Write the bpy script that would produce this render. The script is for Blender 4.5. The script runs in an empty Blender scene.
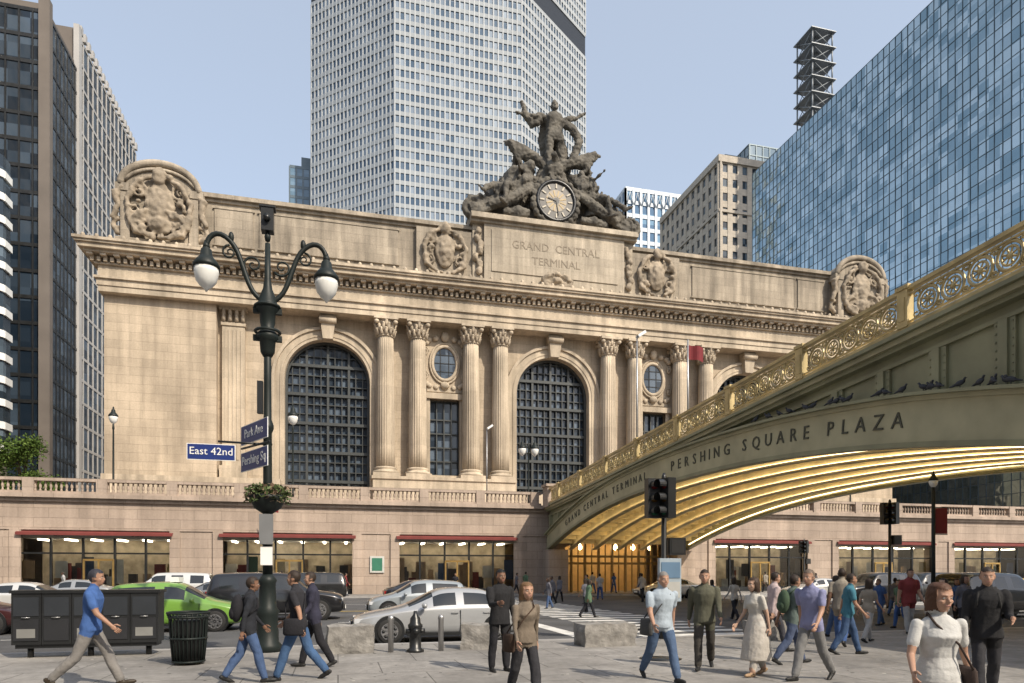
import bpy,bmesh,math,random
import numpy as np
from mathutils import Vector,Matrix,noise
random.seed(7)
RD=math.radians
sc=bpy.context.scene
COL=sc.collection
V=Vector
# ---------------------------------------------------------------- materials
def base(name):
    m=bpy.data.materials.new(name); m.use_nodes=True
    nt=m.node_tree
    return m,nt,nt.nodes['Principled BSDF']
def N(nt,t,**k):
    n=nt.nodes.new(t)
    for a,b in k.items(): setattr(n,a,b)
    return n
def simple(name,c,rough=.6,metal=0,var=.12,vs=2.0,bump=0,bs=20,spec=.5,coat=0):
    m,nt,b=base(name)
    g=N(nt,'ShaderNodeNewGeometry')
    n=N(nt,'ShaderNodeTexNoise'); n.inputs['Scale'].default_value=vs; n.inputs['Detail'].default_value=5
    nt.links.new(g.outputs['Position'],n.inputs['Vector'])
    mr=N(nt,'ShaderNodeMapRange'); mr.inputs[1].default_value=.3; mr.inputs[2].default_value=.7
    mr.inputs[3].default_value=1-var; mr.inputs[4].default_value=1+var
    nt.links.new(n.outputs['Fac'],mr.inputs[0])
    vm=N(nt,'ShaderNodeVectorMath',operation='SCALE'); vm.inputs[0].default_value=c[:3]
    nt.links.new(mr.outputs[0],vm.inputs['Scale'])
    nt.links.new(vm.outputs[0],b.inputs['Base Color'])
    b.inputs['Roughness'].default_value=rough; b.inputs['Metallic'].default_value=metal
    b.inputs['Specular IOR Level'].default_value=spec
    if coat: b.inputs['Coat Weight'].default_value=coat; b.inputs['Coat Roughness'].default_value=.04
    if bump:
        n2=N(nt,'ShaderNodeTexNoise'); n2.inputs['Scale'].default_value=bs; n2.inputs['Detail'].default_value=4
        nt.links.new(g.outputs['Position'],n2.inputs['Vector'])
        bp=N(nt,'ShaderNodeBump'); bp.inputs['Strength'].default_value=1; bp.inputs['Distance'].default_value=bump
        nt.links.new(n2.outputs['Fac'],bp.inputs['Height']); nt.links.new(bp.outputs[0],b.inputs['Normal'])
    return m
def stone(name,c,bw=1.8,bh=.75,mort=.012,mdark=.72,var=.14,streak=.22,rough=.85,blockvar=.08,horiz=False):
    m,nt,b=base(name); L=nt.links.new
    g=N(nt,'ShaderNodeNewGeometry'); sp=N(nt,'ShaderNodeSeparateXYZ'); L(g.outputs['Position'],sp.inputs[0])
    cb=N(nt,'ShaderNodeCombineXYZ')
    if horiz:
        L(sp.outputs[0],cb.inputs[0]); L(sp.outputs[1],cb.inputs[1])
    else:
        ad=N(nt,'ShaderNodeMath',operation='ADD'); L(sp.outputs[0],ad.inputs[0]); L(sp.outputs[1],ad.inputs[1])
        L(ad.outputs[0],cb.inputs[0]); L(sp.outputs[2],cb.inputs[1])
    br=N(nt,'ShaderNodeTexBrick'); L(cb.outputs[0],br.inputs['Vector'])
    br.inputs['Scale'].default_value=1; br.inputs['Brick Width'].default_value=bw; br.inputs['Row Height'].default_value=bh
    br.inputs['Mortar Size'].default_value=mort; br.inputs['Mortar Smooth'].default_value=.3
    br.inputs['Color1'].default_value=(*[x*(1+blockvar) for x in c],1)
    br.inputs['Color2'].default_value=(*[x*(1-blockvar) for x in c],1)
    br.inputs['Mortar'].default_value=(*[x*mdark for x in c],1)
    def nz(scale,vec,det=6):
        n=N(nt,'ShaderNodeTexNoise'); n.inputs['Scale'].default_value=scale; n.inputs['Detail'].default_value=det
        n.inputs['Roughness'].default_value=.6
        L(vec,n.inputs['Vector']); return n.outputs['Fac']
    def mr(inp,a,bb,lo=.3,hi=.7):
        q=N(nt,'ShaderNodeMapRange'); q.inputs[1].default_value=lo; q.inputs[2].default_value=hi
        q.inputs[3].default_value=a; q.inputs[4].default_value=bb; L(inp,q.inputs[0]); return q.outputs[0]
    mp=N(nt,'ShaderNodeMapping'); mp.inputs['Scale'].default_value=(1,1,.08) if not horiz else (1,1,1)
    L(g.outputs['Position'],mp.inputs['Vector'])
    f1=mr(nz(.22,g.outputs['Position']),1-var,1+var)
    f2=mr(nz(1.1,mp.outputs[0]),1-streak,1+streak*.5)
    f3=mr(nz(7,g.outputs['Position']),1-var*.5,1+var*.5)
    a=N(nt,'ShaderNodeMath',operation='MULTIPLY'); L(f1,a.inputs[0]); L(f2,a.inputs[1])
    a2=N(nt,'ShaderNodeMath',operation='MULTIPLY'); L(a.outputs[0],a2.inputs[0]); L(f3,a2.inputs[1])
    vm=N(nt,'ShaderNodeVectorMath',operation='SCALE'); L(br.outputs['Color'],vm.inputs[0]); L(a2.outputs[0],vm.inputs['Scale'])
    L(vm.outputs[0],b.inputs['Base Color']); b.inputs['Roughness'].default_value=rough
    b.inputs['Specular IOR Level'].default_value=.3
    bp=N(nt,'ShaderNodeBump'); bp.inputs['Strength'].default_value=.6; bp.inputs['Distance'].default_value=.02
    hh=N(nt,'ShaderNodeMath',operation='SUBTRACT'); L(nz(9,g.outputs['Position']),hh.inputs[0]); L(br.outputs['Fac'],hh.inputs[1])
    L(hh.outputs[0],bp.inputs['Height']); L(bp.outputs[0],b.inputs['Normal'])
    return m
def cellglass(name,c1,c2,cell,rough=.08,metal=0,bias=.5,spec=.5,wob=0,emit=0):
    m,nt,b=base(name); L=nt.links.new
    g=N(nt,'ShaderNodeNewGeometry')
    d=N(nt,'ShaderNodeVectorMath',operation='DIVIDE'); L(g.outputs['Position'],d.inputs[0]); d.inputs[1].default_value=cell
    f=N(nt,'ShaderNodeVectorMath',operation='FLOOR'); L(d.outputs[0],f.inputs[0])
    w=N(nt,'ShaderNodeTexWhiteNoise'); L(f.outputs[0],w.inputs['Vector'])
    cr=N(nt,'ShaderNodeValToRGB'); L(w.outputs['Value'],cr.inputs[0])
    cr.color_ramp.elements[0].position=bias; cr.color_ramp.elements[0].color=(*c1,1)
    cr.color_ramp.elements[1].position=1; cr.color_ramp.elements[1].color=(*c2,1)
    L(cr.outputs[0],b.inputs['Base Color']); b.inputs['Roughness'].default_value=rough; b.inputs['Metallic'].default_value=metal
    b.inputs['Specular IOR Level'].default_value=spec
    if wob:
        n=N(nt,'ShaderNodeTexNoise'); n.inputs['Scale'].default_value=.35; n.inputs['Detail'].default_value=2; L(g.outputs['Position'],n.inputs['Vector'])
        bp=N(nt,'ShaderNodeBump'); bp.inputs['Strength'].default_value=1; bp.inputs['Distance'].default_value=wob
        L(n.outputs['Fac'],bp.inputs['Height']); L(bp.outputs[0],b.inputs['Normal'])
    return m
def thinglass(name,tint=(.8,.85,.85)):
    m=bpy.data.materials.new(name); m.use_nodes=True; nt=m.node_tree; nt.nodes.clear(); L=nt.links.new
    o=N(nt,'ShaderNodeOutputMaterial'); t=N(nt,'ShaderNodeBsdfTransparent'); t.inputs[0].default_value=(*tint,1)
    gl=N(nt,'ShaderNodeBsdfGlossy'); gl.inputs['Roughness'].default_value=.03
    lw=N(nt,'ShaderNodeFresnel'); lw.inputs[0].default_value=1.6
    mx=N(nt,'ShaderNodeMixShader'); L(lw.outputs[0],mx.inputs[0]); L(t.outputs[0],mx.inputs[1]); L(gl.outputs[0],mx.inputs[2]); L(mx.outputs[0],o.inputs[0])
    return m
def emis(name,c,s):
    m,nt,b=base(name); b.inputs['Base Color'].default_value=(*c,1)
    b.inputs['Emission Color'].default_value=(*c,1); b.inputs['Emission Strength'].default_value=s
    return m
# ---------------------------------------------------------------- mesh builder
class MB:
    def __init__(s): s.v=[];s.f=[];s.m=[];s.sm=[]
    def add(s,vs,fs,m=0,sm=False):
        o=len(s.v); s.v.extend([tuple(q) for q in vs])
        for f in fs: s.f.append(tuple(i+o for i in f)); s.m.append(m); s.sm.append(sm)
    def quad(s,a,b,c,d,m=0): s.add([a,b,c,d],[(0,1,2,3)],m)
    BF=[(0,3,2,1),(4,5,6,7),(0,1,5,4),(1,2,6,5),(2,3,7,6),(3,0,4,7)]
    def box(s,x0,x1,y0,y1,z0,z1,m=0):
        s.add([(x0,y0,z0),(x1,y0,z0),(x1,y1,z0),(x0,y1,z0),(x0,y0,z1),(x1,y0,z1),(x1,y1,z1),(x0,y1,z1)],s.BF,m)
    def obox(s,o,d,n,s0,s1,o0,o1,z0,z1,m=0):
        P=lambda a,b,z:(o[0]+d[0]*a+n[0]*b,o[1]+d[1]*a+n[1]*b,z)
        s.add([P(s0,o1,z0),P(s1,o1,z0),P(s1,o0,z0),P(s0,o0,z0),P(s0,o1,z1),P(s1,o1,z1),P(s1,o0,z1),P(s0,o0,z1)],s.BF,m)
    def mbox(s,M,sx,sy,sz,m=0):
        vs=[M@V((x*sx/2,y*sy/2,z*sz/2)) for z in(-1,1) for x,y in((-1,-1),(1,-1),(1,1),(-1,1))]
        s.add(vs,s.BF,m)
    def lathe(s,c,prof,n=12,m=0,sm=True,rf=None):
        vs=[];fs=[]
        for r,z in prof:
            for i in range(n):
                a=2*math.pi*i/n; k=rf(i) if rf else 1
                vs.append((c[0]+r*k*math.cos(a),c[1]+r*k*math.sin(a),c[2]+z))
        for j in range(len(prof)-1):
            for i in range(n):
                i2=(i+1)%n; fs.append((j*n+i,j*n+i2,(j+1)*n+i2,(j+1)*n+i))
        fs.append(tuple(range(n-1,-1,-1))); fs.append(tuple(range((len(prof)-1)*n,len(prof)*n)))
        s.add(vs,fs,m,sm)
    def tube(s,path,rad,n=8,m=0,sm=True,closed=False):
        path=[V(p) for p in path]; k=len(path)
        if not hasattr(rad,'__len__'): rad=[rad]*k
        vs=[];fs=[];u=None
        for i,p in enumerate(path):
            if closed: t=path[(i+1)%k]-path[i-1]
            else: t=path[min(i+1,k-1)]-path[max(i-1,0)]
            if t.length<1e-9: t=V((0,0,1))
            t.normalize()
            if u is None:
                u=t.cross(V((0,0,1)));
                if u.length<.05: u=t.cross(V((1,0,0)))
            else: u=u-t*u.dot(t)
            u.normalize(); w=t.cross(u)
            for j in range(n):
                a=2*math.pi*j/n; vs.append(p+(u*math.cos(a)+w*math.sin(a))*rad[i])
        for i in range(k if closed else k-1):
            i2=(i+1)%k
            for j in range(n): fs.append((i*n+j,i*n+(j+1)%n,i2*n+(j+1)%n,i2*n+j))
        if not closed: fs.append(tuple(range(n-1,-1,-1))); fs.append(tuple(range((k-1)*n,k*n)))
        s.add(vs,fs,m,sm)
    def cyl(s,p0,p1,r0,r1=None,n=12,m=0,sm=True): s.tube([p0,p1],[r0,r0 if r1 is None else r1],n,m,sm)
    def cap(s,p0,p1,r0,r1,n=12,m=0):
        p0=V(p0);p1=V(p1);d=(p1-p0)
        if d.length<1e-6: d=V((0,0,1e-4))
        d.normalize(); P=[];Rr=[]
        for th in(12,35,62): P.append(p0-d*r0*math.cos(RD(th)));Rr.append(r0*math.sin(RD(th)))
        P.append(p0);Rr.append(r0);P.append(p1);Rr.append(r1)
        for th in(62,35,12): P.append(p1+d*r1*math.cos(RD(th)));Rr.append(r1*math.sin(RD(th)))
        s.tube(P,Rr,n,m)
    def ell(s,c,rx,ry,rz,M=None,nu=12,nv=8,m=0):
        c=V(c);vs=[];fs=[]
        M=M or Matrix.Identity(3)
        for j in range(1,nv):
            ph=math.pi*j/nv
            for i in range(nu):
                a=2*math.pi*i/nu
                vs.append(c+M@V((rx*math.sin(ph)*math.cos(a),ry*math.sin(ph)*math.sin(a),rz*math.cos(ph))))
        vs.append(c+M@V((0,0,rz)));vs.append(c-M@V((0,0,rz)));t=len(vs)-2
        for j in range(nv-2):
            for i in range(nu): fs.append((j*nu+i,(j+1)*nu+i,(j+1)*nu+(i+1)%nu,j*nu+(i+1)%nu))
        for i in range(nu):
            fs.append((t,i,(i+1)%nu)); fs.append((t+1,(nv-2)*nu+(i+1)%nu,(nv-2)*nu+i))
        s.add(vs,fs,m,True)
    def loft(s,rings,n=16,m=0,pw=2):
        vs=[];fs=[]
        for c,U,W in rings:
            for i in range(n):
                a=2*math.pi*i/n; vs.append(V(c)+V(U)*math.cos(a)+V(W)*math.sin(a))
        for j in range(len(rings)-1):
            for i in range(n): fs.append((j*n+i,j*n+(i+1)%n,(j+1)*n+(i+1)%n,(j+1)*n+i))
        fs.append(tuple(range(n-1,-1,-1))); fs.append(tuple(range((len(rings)-1)*n,len(rings)*n)))
        s.add(vs,fs,m,True)
    def prism(s,pts,vec,m=0):
        k=len(pts); vec=V(vec); vs=[V(p) for p in pts]+[V(p)+vec for p in pts]
        fs=[tuple(range(k-1,-1,-1)),tuple(range(k,2*k))]+[(i,(i+1)%k,k+(i+1)%k,k+i) for i in range(k)]
        s.add(vs,fs,m)
    def xf(s,M,start=0):
        for i in range(start,len(s.v)): s.v[i]=tuple(M@V(s.v[i]))
    def mesh(s,name,mats,fix=False):
        me=bpy.data.meshes.new(name); me.from_pydata(s.v,[],s.f)
        for q in mats: me.materials.append(q)
        me.polygons.foreach_set('material_index',s.m); me.polygons.foreach_set('use_smooth',s.sm)
        if fix:
            b=bmesh.new(); b.from_mesh(me); bmesh.ops.recalc_face_normals(b,faces=b.faces); b.to_mesh(me); b.free()
        me.update(); return me
    def obj(s,name,mats,parent=None,loc=(0,0,0),rot=0,fix=False):
        o=bpy.data.objects.new(name,s.mesh(name,mats if isinstance(mats,(list,tuple)) else [mats],fix)); COL.objects.link(o)
        o.location=loc; o.rotation_euler=(0,0,rot)
        if parent: o.parent=parent
        return o
def empty(name,loc=(0,0,0),rot=0):
    o=bpy.data.objects.new(name,None); COL.objects.link(o); o.location=loc; o.rotation_euler=(0,0,rot); return o
def textmesh(txt,size,ext,M,mb,m=0,align='CENTER'):
    cu=bpy.data.curves.new('t','FONT'); cu.body=txt; cu.size=size; cu.extrude=ext; cu.align_x=align; cu.align_y='CENTER'; cu.resolution_u=2
    o=bpy.data.objects.new('t',cu); COL.objects.link(o)
    dg=bpy.context.evaluated_depsgraph_get(); me=bpy.data.meshes.new_from_object(o.evaluated_get(dg))
    mb.add([M@v.co for v in me.vertices],[tuple(p.vertices) for p in me.polygons],m)
    bpy.data.objects.remove(o); bpy.data.curves.remove(cu); bpy.data.meshes.remove(me)
def remesh(mb,vox,it=3):
    me=mb.mesh('tmp',[]); o=bpy.data.objects.new('tmp',me); COL.objects.link(o)
    r=o.modifiers.new('r','REMESH'); r.mode='VOXEL'; r.voxel_size=vox
    if it:
        q=o.modifiers.new('s','SMOOTH'); q.factor=.5; q.iterations=it
    dg=bpy.context.evaluated_depsgraph_get(); e=o.evaluated_get(dg); m2=e.to_mesh()
    co=np.empty(len(m2.vertices)*3); m2.vertices.foreach_get('co',co); co=co.reshape(-1,3)
    no=np.empty(len(m2.vertices)*3); m2.vertices.foreach_get('normal',no); no=no.reshape(-1,3)
    fc=[tuple(p.vertices) for p in m2.polygons]
    e.to_mesh_clear(); bpy.data.objects.remove(o); bpy.data.meshes.remove(me)
    return co,no,fc
def frameM(xa,ya,za,loc):
    M=Matrix.Identity(4)
    for i,a in enumerate((xa,ya,za)):
        for j in range(3): M[j][i]=a[j]
    for j in range(3): M[j][3]=loc[j]
    return M
SOUTH=lambda loc: frameM((1,0,0),(0,0,1),(0,-1,0),loc)

# ---------------------------------------------------------------- palette
M_lime=stone('limestone',(.46,.38,.285),2.2,.82,.012,.72,var=.19,streak=.28)
M_limeS=stone('limestone_trim',(.47,.395,.30),4,3,.004,.85,var=.20,streak=.38)
M_attic=stone('limestone_weathered',(.35,.30,.235),2.4,.9,.012,.75,var=.28,streak=.5)
M_carve=simple('carved_stone',(.29,.24,.18),.9,var=.4,vs=1.2,bump=.05,bs=4)
M_bronze_st=simple('statue_stone',(.10,.09,.073),.8,var=.55,vs=.8,bump=.08,bs=3)
M_gran=stone('pink_granite',(.40,.32,.26),1.9,.7,.014,.6,var=.16,streak=.25)
M_darkmet=simple('dark_bronze',(.028,.03,.032),.4,.4,var=.3)
M_winglass=cellglass('station_window_glass',(.02,.03,.045),(.12,.155,.20),(.75,5,1.0),.1,bias=.15,wob=.01)
M_asph=simple('asphalt',(.08,.08,.082),.85,var=.32,vs=.5,bump=.01,bs=60)
M_pave=stone('concrete_paving',(.255,.243,.228),1.5,1.5,.012,.5,var=.28,streak=.28,horiz=True,rough=.75)
M_curb=simple('granite_kerb',(.30,.29,.28),.7,var=.2)
M_white=simple('white_road_paint',(.60,.59,.56),.7,var=.3,vs=3)
M_yellow=simple('yellow_road_paint',(.6,.42,.08),.7,var=.2)
M_green=simple('olive_green_paint',(.255,.25,.155),.45,var=.22,vs=.8,bump=.004,bs=8)
M_greenL=simple('pale_olive_paint',(.40,.37,.235),.45,var=.2,vs=.8,bump=.004,bs=8)
M_gold=simple('sunlit_gold_railing_paint',(.50,.39,.19),.38,.25,var=.3,vs=1.5)  # golden sunlight on the railing put into its paint colour
M_soff=simple('cream_soffit_paint',(.76,.65,.40),.55,var=.2,vs=.8)
M_letter=simple('dark_lettering',(.07,.07,.05),.6)
M_black=simple('black_enamel',(.015,.016,.017),.35,var=.2)
M_polegreen=simple('dark_green_iron',(.012,.017,.016),.5,var=.2,spec=.3)
M_rubber=simple('rubber',(.02,.02,.02),.85)
M_blue=simple('street_sign_blue',(.012,.03,.16),.4,var=.05)
M_wpaint=simple('white_paint',(.78,.78,.76),.5,var=.04)
M_red=simple('red_cloth',(.17,.015,.02),.8)
M_maroon=simple('maroon_awning',(.17,.035,.03),.8)
M_conc=simple('rough_granite_block',(.22,.21,.195),.95,var=.35,vs=5,bump=.02,bs=12)
M_brass=simple('brass',(.5,.33,.12),.35,.7,var=.2)
M_globe=simple('lamp_glass',(.75,.75,.72),.15,var=.05)
M_steel=simple('steel',(.4,.4,.4),.4,.8)
M_warm=emis('warm_lamp',(1,.72,.36),9)
M_soffl=emis('soffit_fill_glow',(1,.80,.48),5.6)  # added glow to brighten the soffit
M_shopl=emis('shop_light',(1,.84,.62),9)
M_shopglass=thinglass('shop_glass')

# ---------------------------------------------------------------- ground, road
g=MB(); g.quad((-900,-700,-.16),(1100,-700,-.16),(1100,1300,-.16),(-900,1300,-.16)); g.obj('ground',M_asph)
g=MB(); g.quad((-400,17,-.13),(400,17,-.13),(400,50.5,-.13),(-400,50.5,-.13)); g.obj('road',M_asph)
g=MB(); g.box(-400,400,-60,16.75,-.5,0); g.obj('plaza_pavement',M_pave)
g=MB(); g.box(-400,400,16.75,17,-.5,.004); g.box(-400,400,50.5,50.75,-.5,.004); g.obj('kerb',M_curb)
g=MB(); g.box(-400,400,50.75,75,-.5,0); g.obj('pavement',M_pave)
g=MB(); g.box(24.6,26.2,25.6,28.6,-.3,.02); g.obj('traffic_island_kerb',M_curb)
g=MB()
y=18.2
while y<50: g.quad((8.6,y,-.124),(12.8,y,-.124),(12.8,y+.6,-.124),(8.6,y+.6,-.124)); y+=1.25
y=18.2
while y<50: g.quad((31.5,y,-.124),(35.5,y,-.124),(35.5,y+.6,-.124),(31.5,y+.6,-.124)); y+=1.25
for yy in(21.6,26.1,40.5,45):
    x=-90
    while x<110:
        if not(6<x<36): g.quad((x,yy,-.124),(x+3,yy,-.124),(x+3,yy+.12,-.124),(x,yy+.12,-.124))
        x+=9
g.quad((6.6,18,-.124),(7.1,18,-.124),(7.1,33,-.124),(6.6,33,-.124))
g.obj('road_marking',M_white)
g=MB()
for a,b in((-90,6),(37,120)):
    for yy in(33.3,33.6): g.quad((a,yy,-.122),(b,yy,-.122),(b,yy+.12,-.122),(a,yy+.12,-.122))
g.obj('yellow_lane_line',M_yellow)
g=MB(); rg=random.Random(4)
for k in range(26):
    x=rg.uniform(-25,40);y=18+k*1.15; w_=rg.uniform(.8,3.5);h_=rg.uniform(.5,1.0); g.quad((x,y,-.127),(x+w_,y,-.127),(x+w_+rg.uniform(-.1,.1),y+h_,-.127),(x,y+h_,-.127))
g.obj('asphalt_patches',simple('dark_asphalt',(.05,.05,.052),.9,var=.2))
g=MB(); rg=random.Random(8)
for k in range(700):
    x=rg.uniform(-9,18);y=rg.uniform(3.5,16.4);r_=rg.uniform(.012,.04); n=7; g.add([(x+r_*math.cos(6.283*i/n)*rg.uniform(.8,1.2),y+r_*math.sin(6.283*i/n),.003) for i in range(n)],[tuple(range(n))],0 if rg.random()<.85 else 1)
g.obj('pavement_gum_spots',[simple('gum_grey',(.09,.085,.08),.9),simple('paper_scrap',(.5,.48,.42),.9)])
for (x,y,z) in((6.3,12.6,.004),(1.5,22.5,-.121),(-1.9,9.2,.004),(9.8,20.5,-.118)):
    g=MB(); g.lathe((x,y,z),[(.42,0),(.42,.006)],24); g.lathe((x,y,z+.006),[(.36,0),(.36,.004)],24); g.obj('manhole_cover',M_darkmet)

# ---------------------------------------------------------------- tower grid
def fgrid(mb,p0,p1,z0,z1,nb,nf,fw,fd,sh,sd,mf=0,ms=1,mg=2,tilt=0,skipbase=False):
    p0=V((p0[0],p0[1]));p1=V((p1[0],p1[1]));L=(p1-p0).length;d=(p1-p0)/L;n=(d.y,-d.x)
    if tilt:
        for i in range(nb):
            for j in range(nf):
                a=i*L/nb;b=(i+1)*L/nb;za=z0+(z1-z0)*j/nf;zb=z0+(z1-z0)*(j+1)/nf
                t1=random.uniform(-tilt,tilt);t2=random.uniform(-tilt,tilt)
                q=[]
                for s_,z_,o_ in((a,za,-t1-t2),(b,za,t1-t2),(b,zb,t1+t2),(a,zb,-t1+t2)):
                    q.append((p0.x+d.x*s_+n[0]*o_,p0.y+d.y*s_+n[1]*o_,z_))
                mb.quad(*q,mg)
    else: mb.quad((p0.x,p0.y,z0),(p1.x,p1.y,z0),(p1.x,p1.y,z1),(p0.x,p0.y,z1),mg)
    for i in range(nb+1):
        s_=i*L/nb; mb.obox(p0,d,n,s_-fw/2,s_+fw/2,-.25,fd,z0,z1,mf)
    for j in range(nf+1):
        z=z0+(z1-z0)*j/nf; mb.obox(p0,d,n,.01,L-.01,-.22,sd,z-sh/2,z+sh/2,ms)

M_pre=simple('hazed_precast_concrete',(.44,.46,.475),.8,var=.06,vs=.05)  # here and in the spandrel, distance haze is put into paler, cooler colours
M_pre2=simple('hazed_precast_spandrel',(.32,.345,.365),.8,var=.06,vs=.05)
M_towglass=cellglass('tower_glass',(.06,.10,.15),(.26,.31,.36),(1.65,50,3.7),.12,bias=.3,metal=.35)
E=empty('octagonal_office_tower')
oct_=[(-9,250),(18,226),(61,226),(93,250),(93,262),(61,286),(18,286),(-9,262)]
g=MB()
for i in range(8):
    a=oct_[i];b=oct_[(i+1)%8]; L=math.hypot(a[0]-b[0],a[1]-b[1])
    if i in(0,1,2):
        for z0,z1,nf in((20,96,20),(103,201,26),(210,236,8)): fgrid(g,a,b,z0,z1,max(2,round(L/1.65)),nf,.42,.32,1.35,.25)
        fgrid(g,a,b,96,103,max(2,round(L/1.65)),1,.5,.5,.9,.3,0,1,3); fgrid(g,a,b,201,210,max(2,round(L/1.65)),1,.5,-.1,.9,.0,3,1,3)
    else: g.quad((*a,0),(*b,0),(*b,236),(*a,236),1)
g.prism([(x,y,236) for x,y in oct_],(0,0,2),0)
g.obj('facade',[M_pre,M_pre2,M_towglass,M_black],E)

M_pier=simple('brown_stone_pier',(.145,.125,.11),.8,var=.12,vs=.3)
M_band=simple('pale_band',(.40,.39,.38),.7,var=.08,vs=.2)
M_dkglass=cellglass('dark_tower_glass',(.02,.03,.042),(.12,.16,.20),(1.4,1.4,1.9),.08,bias=.4)
M_dkglass2=cellglass('dark_tower_glass_b',(.012,.02,.032),(.07,.10,.14),(1.4,1.4,1.9),.06,bias=.4)
E=empty('dark_glass_office_tower')
g=MB()
fgrid(g,(-80,110),(-40,110),0,81,24,22,.18,.2,.5,.12,3,3,2)
for k in range(-80,-39,8): g.box(k-.75,k+.65,109.3,110.4,0,82.5,0)
fgrid(g,(-40,110.5),(-40,122),0,81,8,22,.16,.12,.4,.08,3,3,2)
fgrid(g,(-40,122),(-40,154),0,87,14,24,.30,.12,.45,.09,1,1,2)
g.box(-80,-40.3,110.4,122,0,82.4,0); g.box(-80,-40.3,122,154,0,88,0)
g.box(-40.4,-39.6,110.0,111.0,0,82.8,0);g.box(-40.4,-39.6,121.4,122.6,0,88.3,1)
for k in range(18): g.box(-40.2,-39.6,122.5+k*1.8,123.3+k*1.8,87.6,88.9,1)
g.obj('facade',[M_pier,M_band,M_dkglass2,M_darkmet],E)
E=empty('curved_white_office_block')
g=MB()
pts=[(-80,97),(-47,97),(-43,98),(-41.2,100),(-41.2,102)]
for j in range(13):
    z=17+j*2.9
    for a,b in zip(pts[:-1],pts[1:]):
        dd=V((b[0]-a[0],b[1]-a[1]));L=dd.length;dd/=L; nn=(dd.y,-dd.x)
        g.obox(a,dd,nn,0,L,-.5,.25,z,z+.9,0); g.obox(a,dd,nn,0,L,-.5,0,z+.9,z+2.9,1)
for a,b in zip(pts[:-1],pts[1:]):
    dd=V((b[0]-a[0],b[1]-a[1]));L=dd.length;dd/=L; g.obox(a,dd,(dd.y,-dd.x),0,L,-1,-.4,0,17,2)
g.obj('facade',[M_wpaint,M_dkglass,M_pier],E)
g=MB(); fgrid(g,(-37,230),(-37,158),0,60,24,16,.8,.3,1.2,.2,0,0,1); fgrid(g,(-70,158),(-37,158),0,60,10,16,.8,.3,1.2,.2,0,0,1); g.box(-70,-37.3,158.3,230,0,60,0)
g.obj('grey_office_building',[M_band,M_dkglass])

M_mir=cellglass('mirror_glass',(.22,.31,.35),(.50,.58,.60),(50,1.5,1.84),.04,metal=.92,bias=.0,wob=.12)
M_mull=simple('dark_mullion',(.10,.13,.15),.4,.5)
E=empty('mirror_glass_hotel')
g=MB()
fgrid(g,(80,120),(80,57),0,81,56,50,.08,.06,.09,.04,0,0,1,tilt=.014)
fgrid(g,(80,57),(130,57),0,81,33,44,.09,.06,.10,.04,0,0,1,tilt=.006)
g.box(80.4,130,57.4,120,0,80.9,0)
g.obj('facade',[M_mull,M_mir],E)
g=MB()
cx,cy=118,150;w=2.9
for z0 in range(78,138,4):
    z1=z0+4
    cs=[(cx+sx*w,cy+sy*w) for sx,sy in((-1,-1),(1,-1),(1,1),(-1,1))]
    for i in range(4):
        a=cs[i];b=cs[(i+1)%4]
        g.cyl((*a,z0),(*a,z1),.2,n=5); g.cyl((*a,z1),(*b,z1),.2,n=5); g.cyl((*a,z0),(*b,z1),.12,n=4); g.cyl((*b,z0),(*a,z1),.12,n=4)
    g.box(cx-w-.7,cx+w+.7,cy-w-.7,cy+w+.7,z1-.3,z1-.1)
g.cyl((cx,cy,78),(cx,cy,139),1.1,n=12)
g.box(cx-6,cx+6,cy-6,cy+6,0,78)
g.obj('lattice_antenna_tower',simple('grey_steel',(.22,.24,.26),.5,.3),None)
M_beige=stone('beige_brick',(.46,.41,.345),1,.4,.01,.85,var=.08,streak=.1)
g=MB()
fgrid(g,(100,199),(100,165),0,113,11,29,1.5,.3,1.7,.2,0,0,1)
fgrid(g,(100,165),(124,165),0,113,8,29,1.5,.3,1.7,.2,0,0,1)
g.box(100.4,124,165.4,199,0,113,0); g.box(99.2,125,164.2,199,112.4,114.2,0); g.box(99.4,125,164.4,199,99,99.7,0)
g.obj('beige_office_building',[M_beige,M_dkglass])
g=MB(); fgrid(g,(113,180),(113,171),114,123,4,3,.25,.2,.3,.15); fgrid(g,(113,171),(126,171),114,123,6,3,.25,.2,.3,.15); g.box(113.2,126,171.2,180,112,123,0)
fgrid(g,(104,169),(110,169),113,117.5,3,2,.2,.2,.3,.1); g.box(104.2,110,169.2,176,112,117.5,0)
g.obj('blue_glass_penthouse',[M_mull,M_mull,cellglass('bg_glass',(.1,.17,.24),(.25,.33,.4),(3,3,3.5),.1)])
M_pb=simple('pale_panel',(.55,.60,.65),.5,var=.05)
M_pbg=cellglass('blue_window',(.05,.13,.24),(.16,.3,.44),(3,50,4),.1)
g=MB(); fgrid(g,(110,250),(139,250),40,153,9,22,1.0,.5,1.5,.3,0,0,1); fgrid(g,(110,275),(110,250),40,153,8,22,1.0,.5,1.5,.3,0,0,1)
g.box(110.3,139,250.3,275,40,153,0)
for k in range(9):
    x=110+k*3.22+1.6
    g.tube([(x-1.3,249.3,147),(x,249.3,151.6),(x+1.3,249.3,147)],.3,5)
g.obj('pale_blue_tower',[M_pb,M_pbg])
g=MB(); fgrid(g,(-17,260),(-3,260),40,149,6,30,.5,.2,1,.1); g.box(-16.7,-3,260.4,270,40,149,0); g.box(-13,-8,262,266,149,154,0)
g.obj('distant_blue_tower',[M_mull,M_mull,cellglass('bg2',(.12,.2,.28),(.2,.3,.4),(3,3,3.5),.1)])
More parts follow.
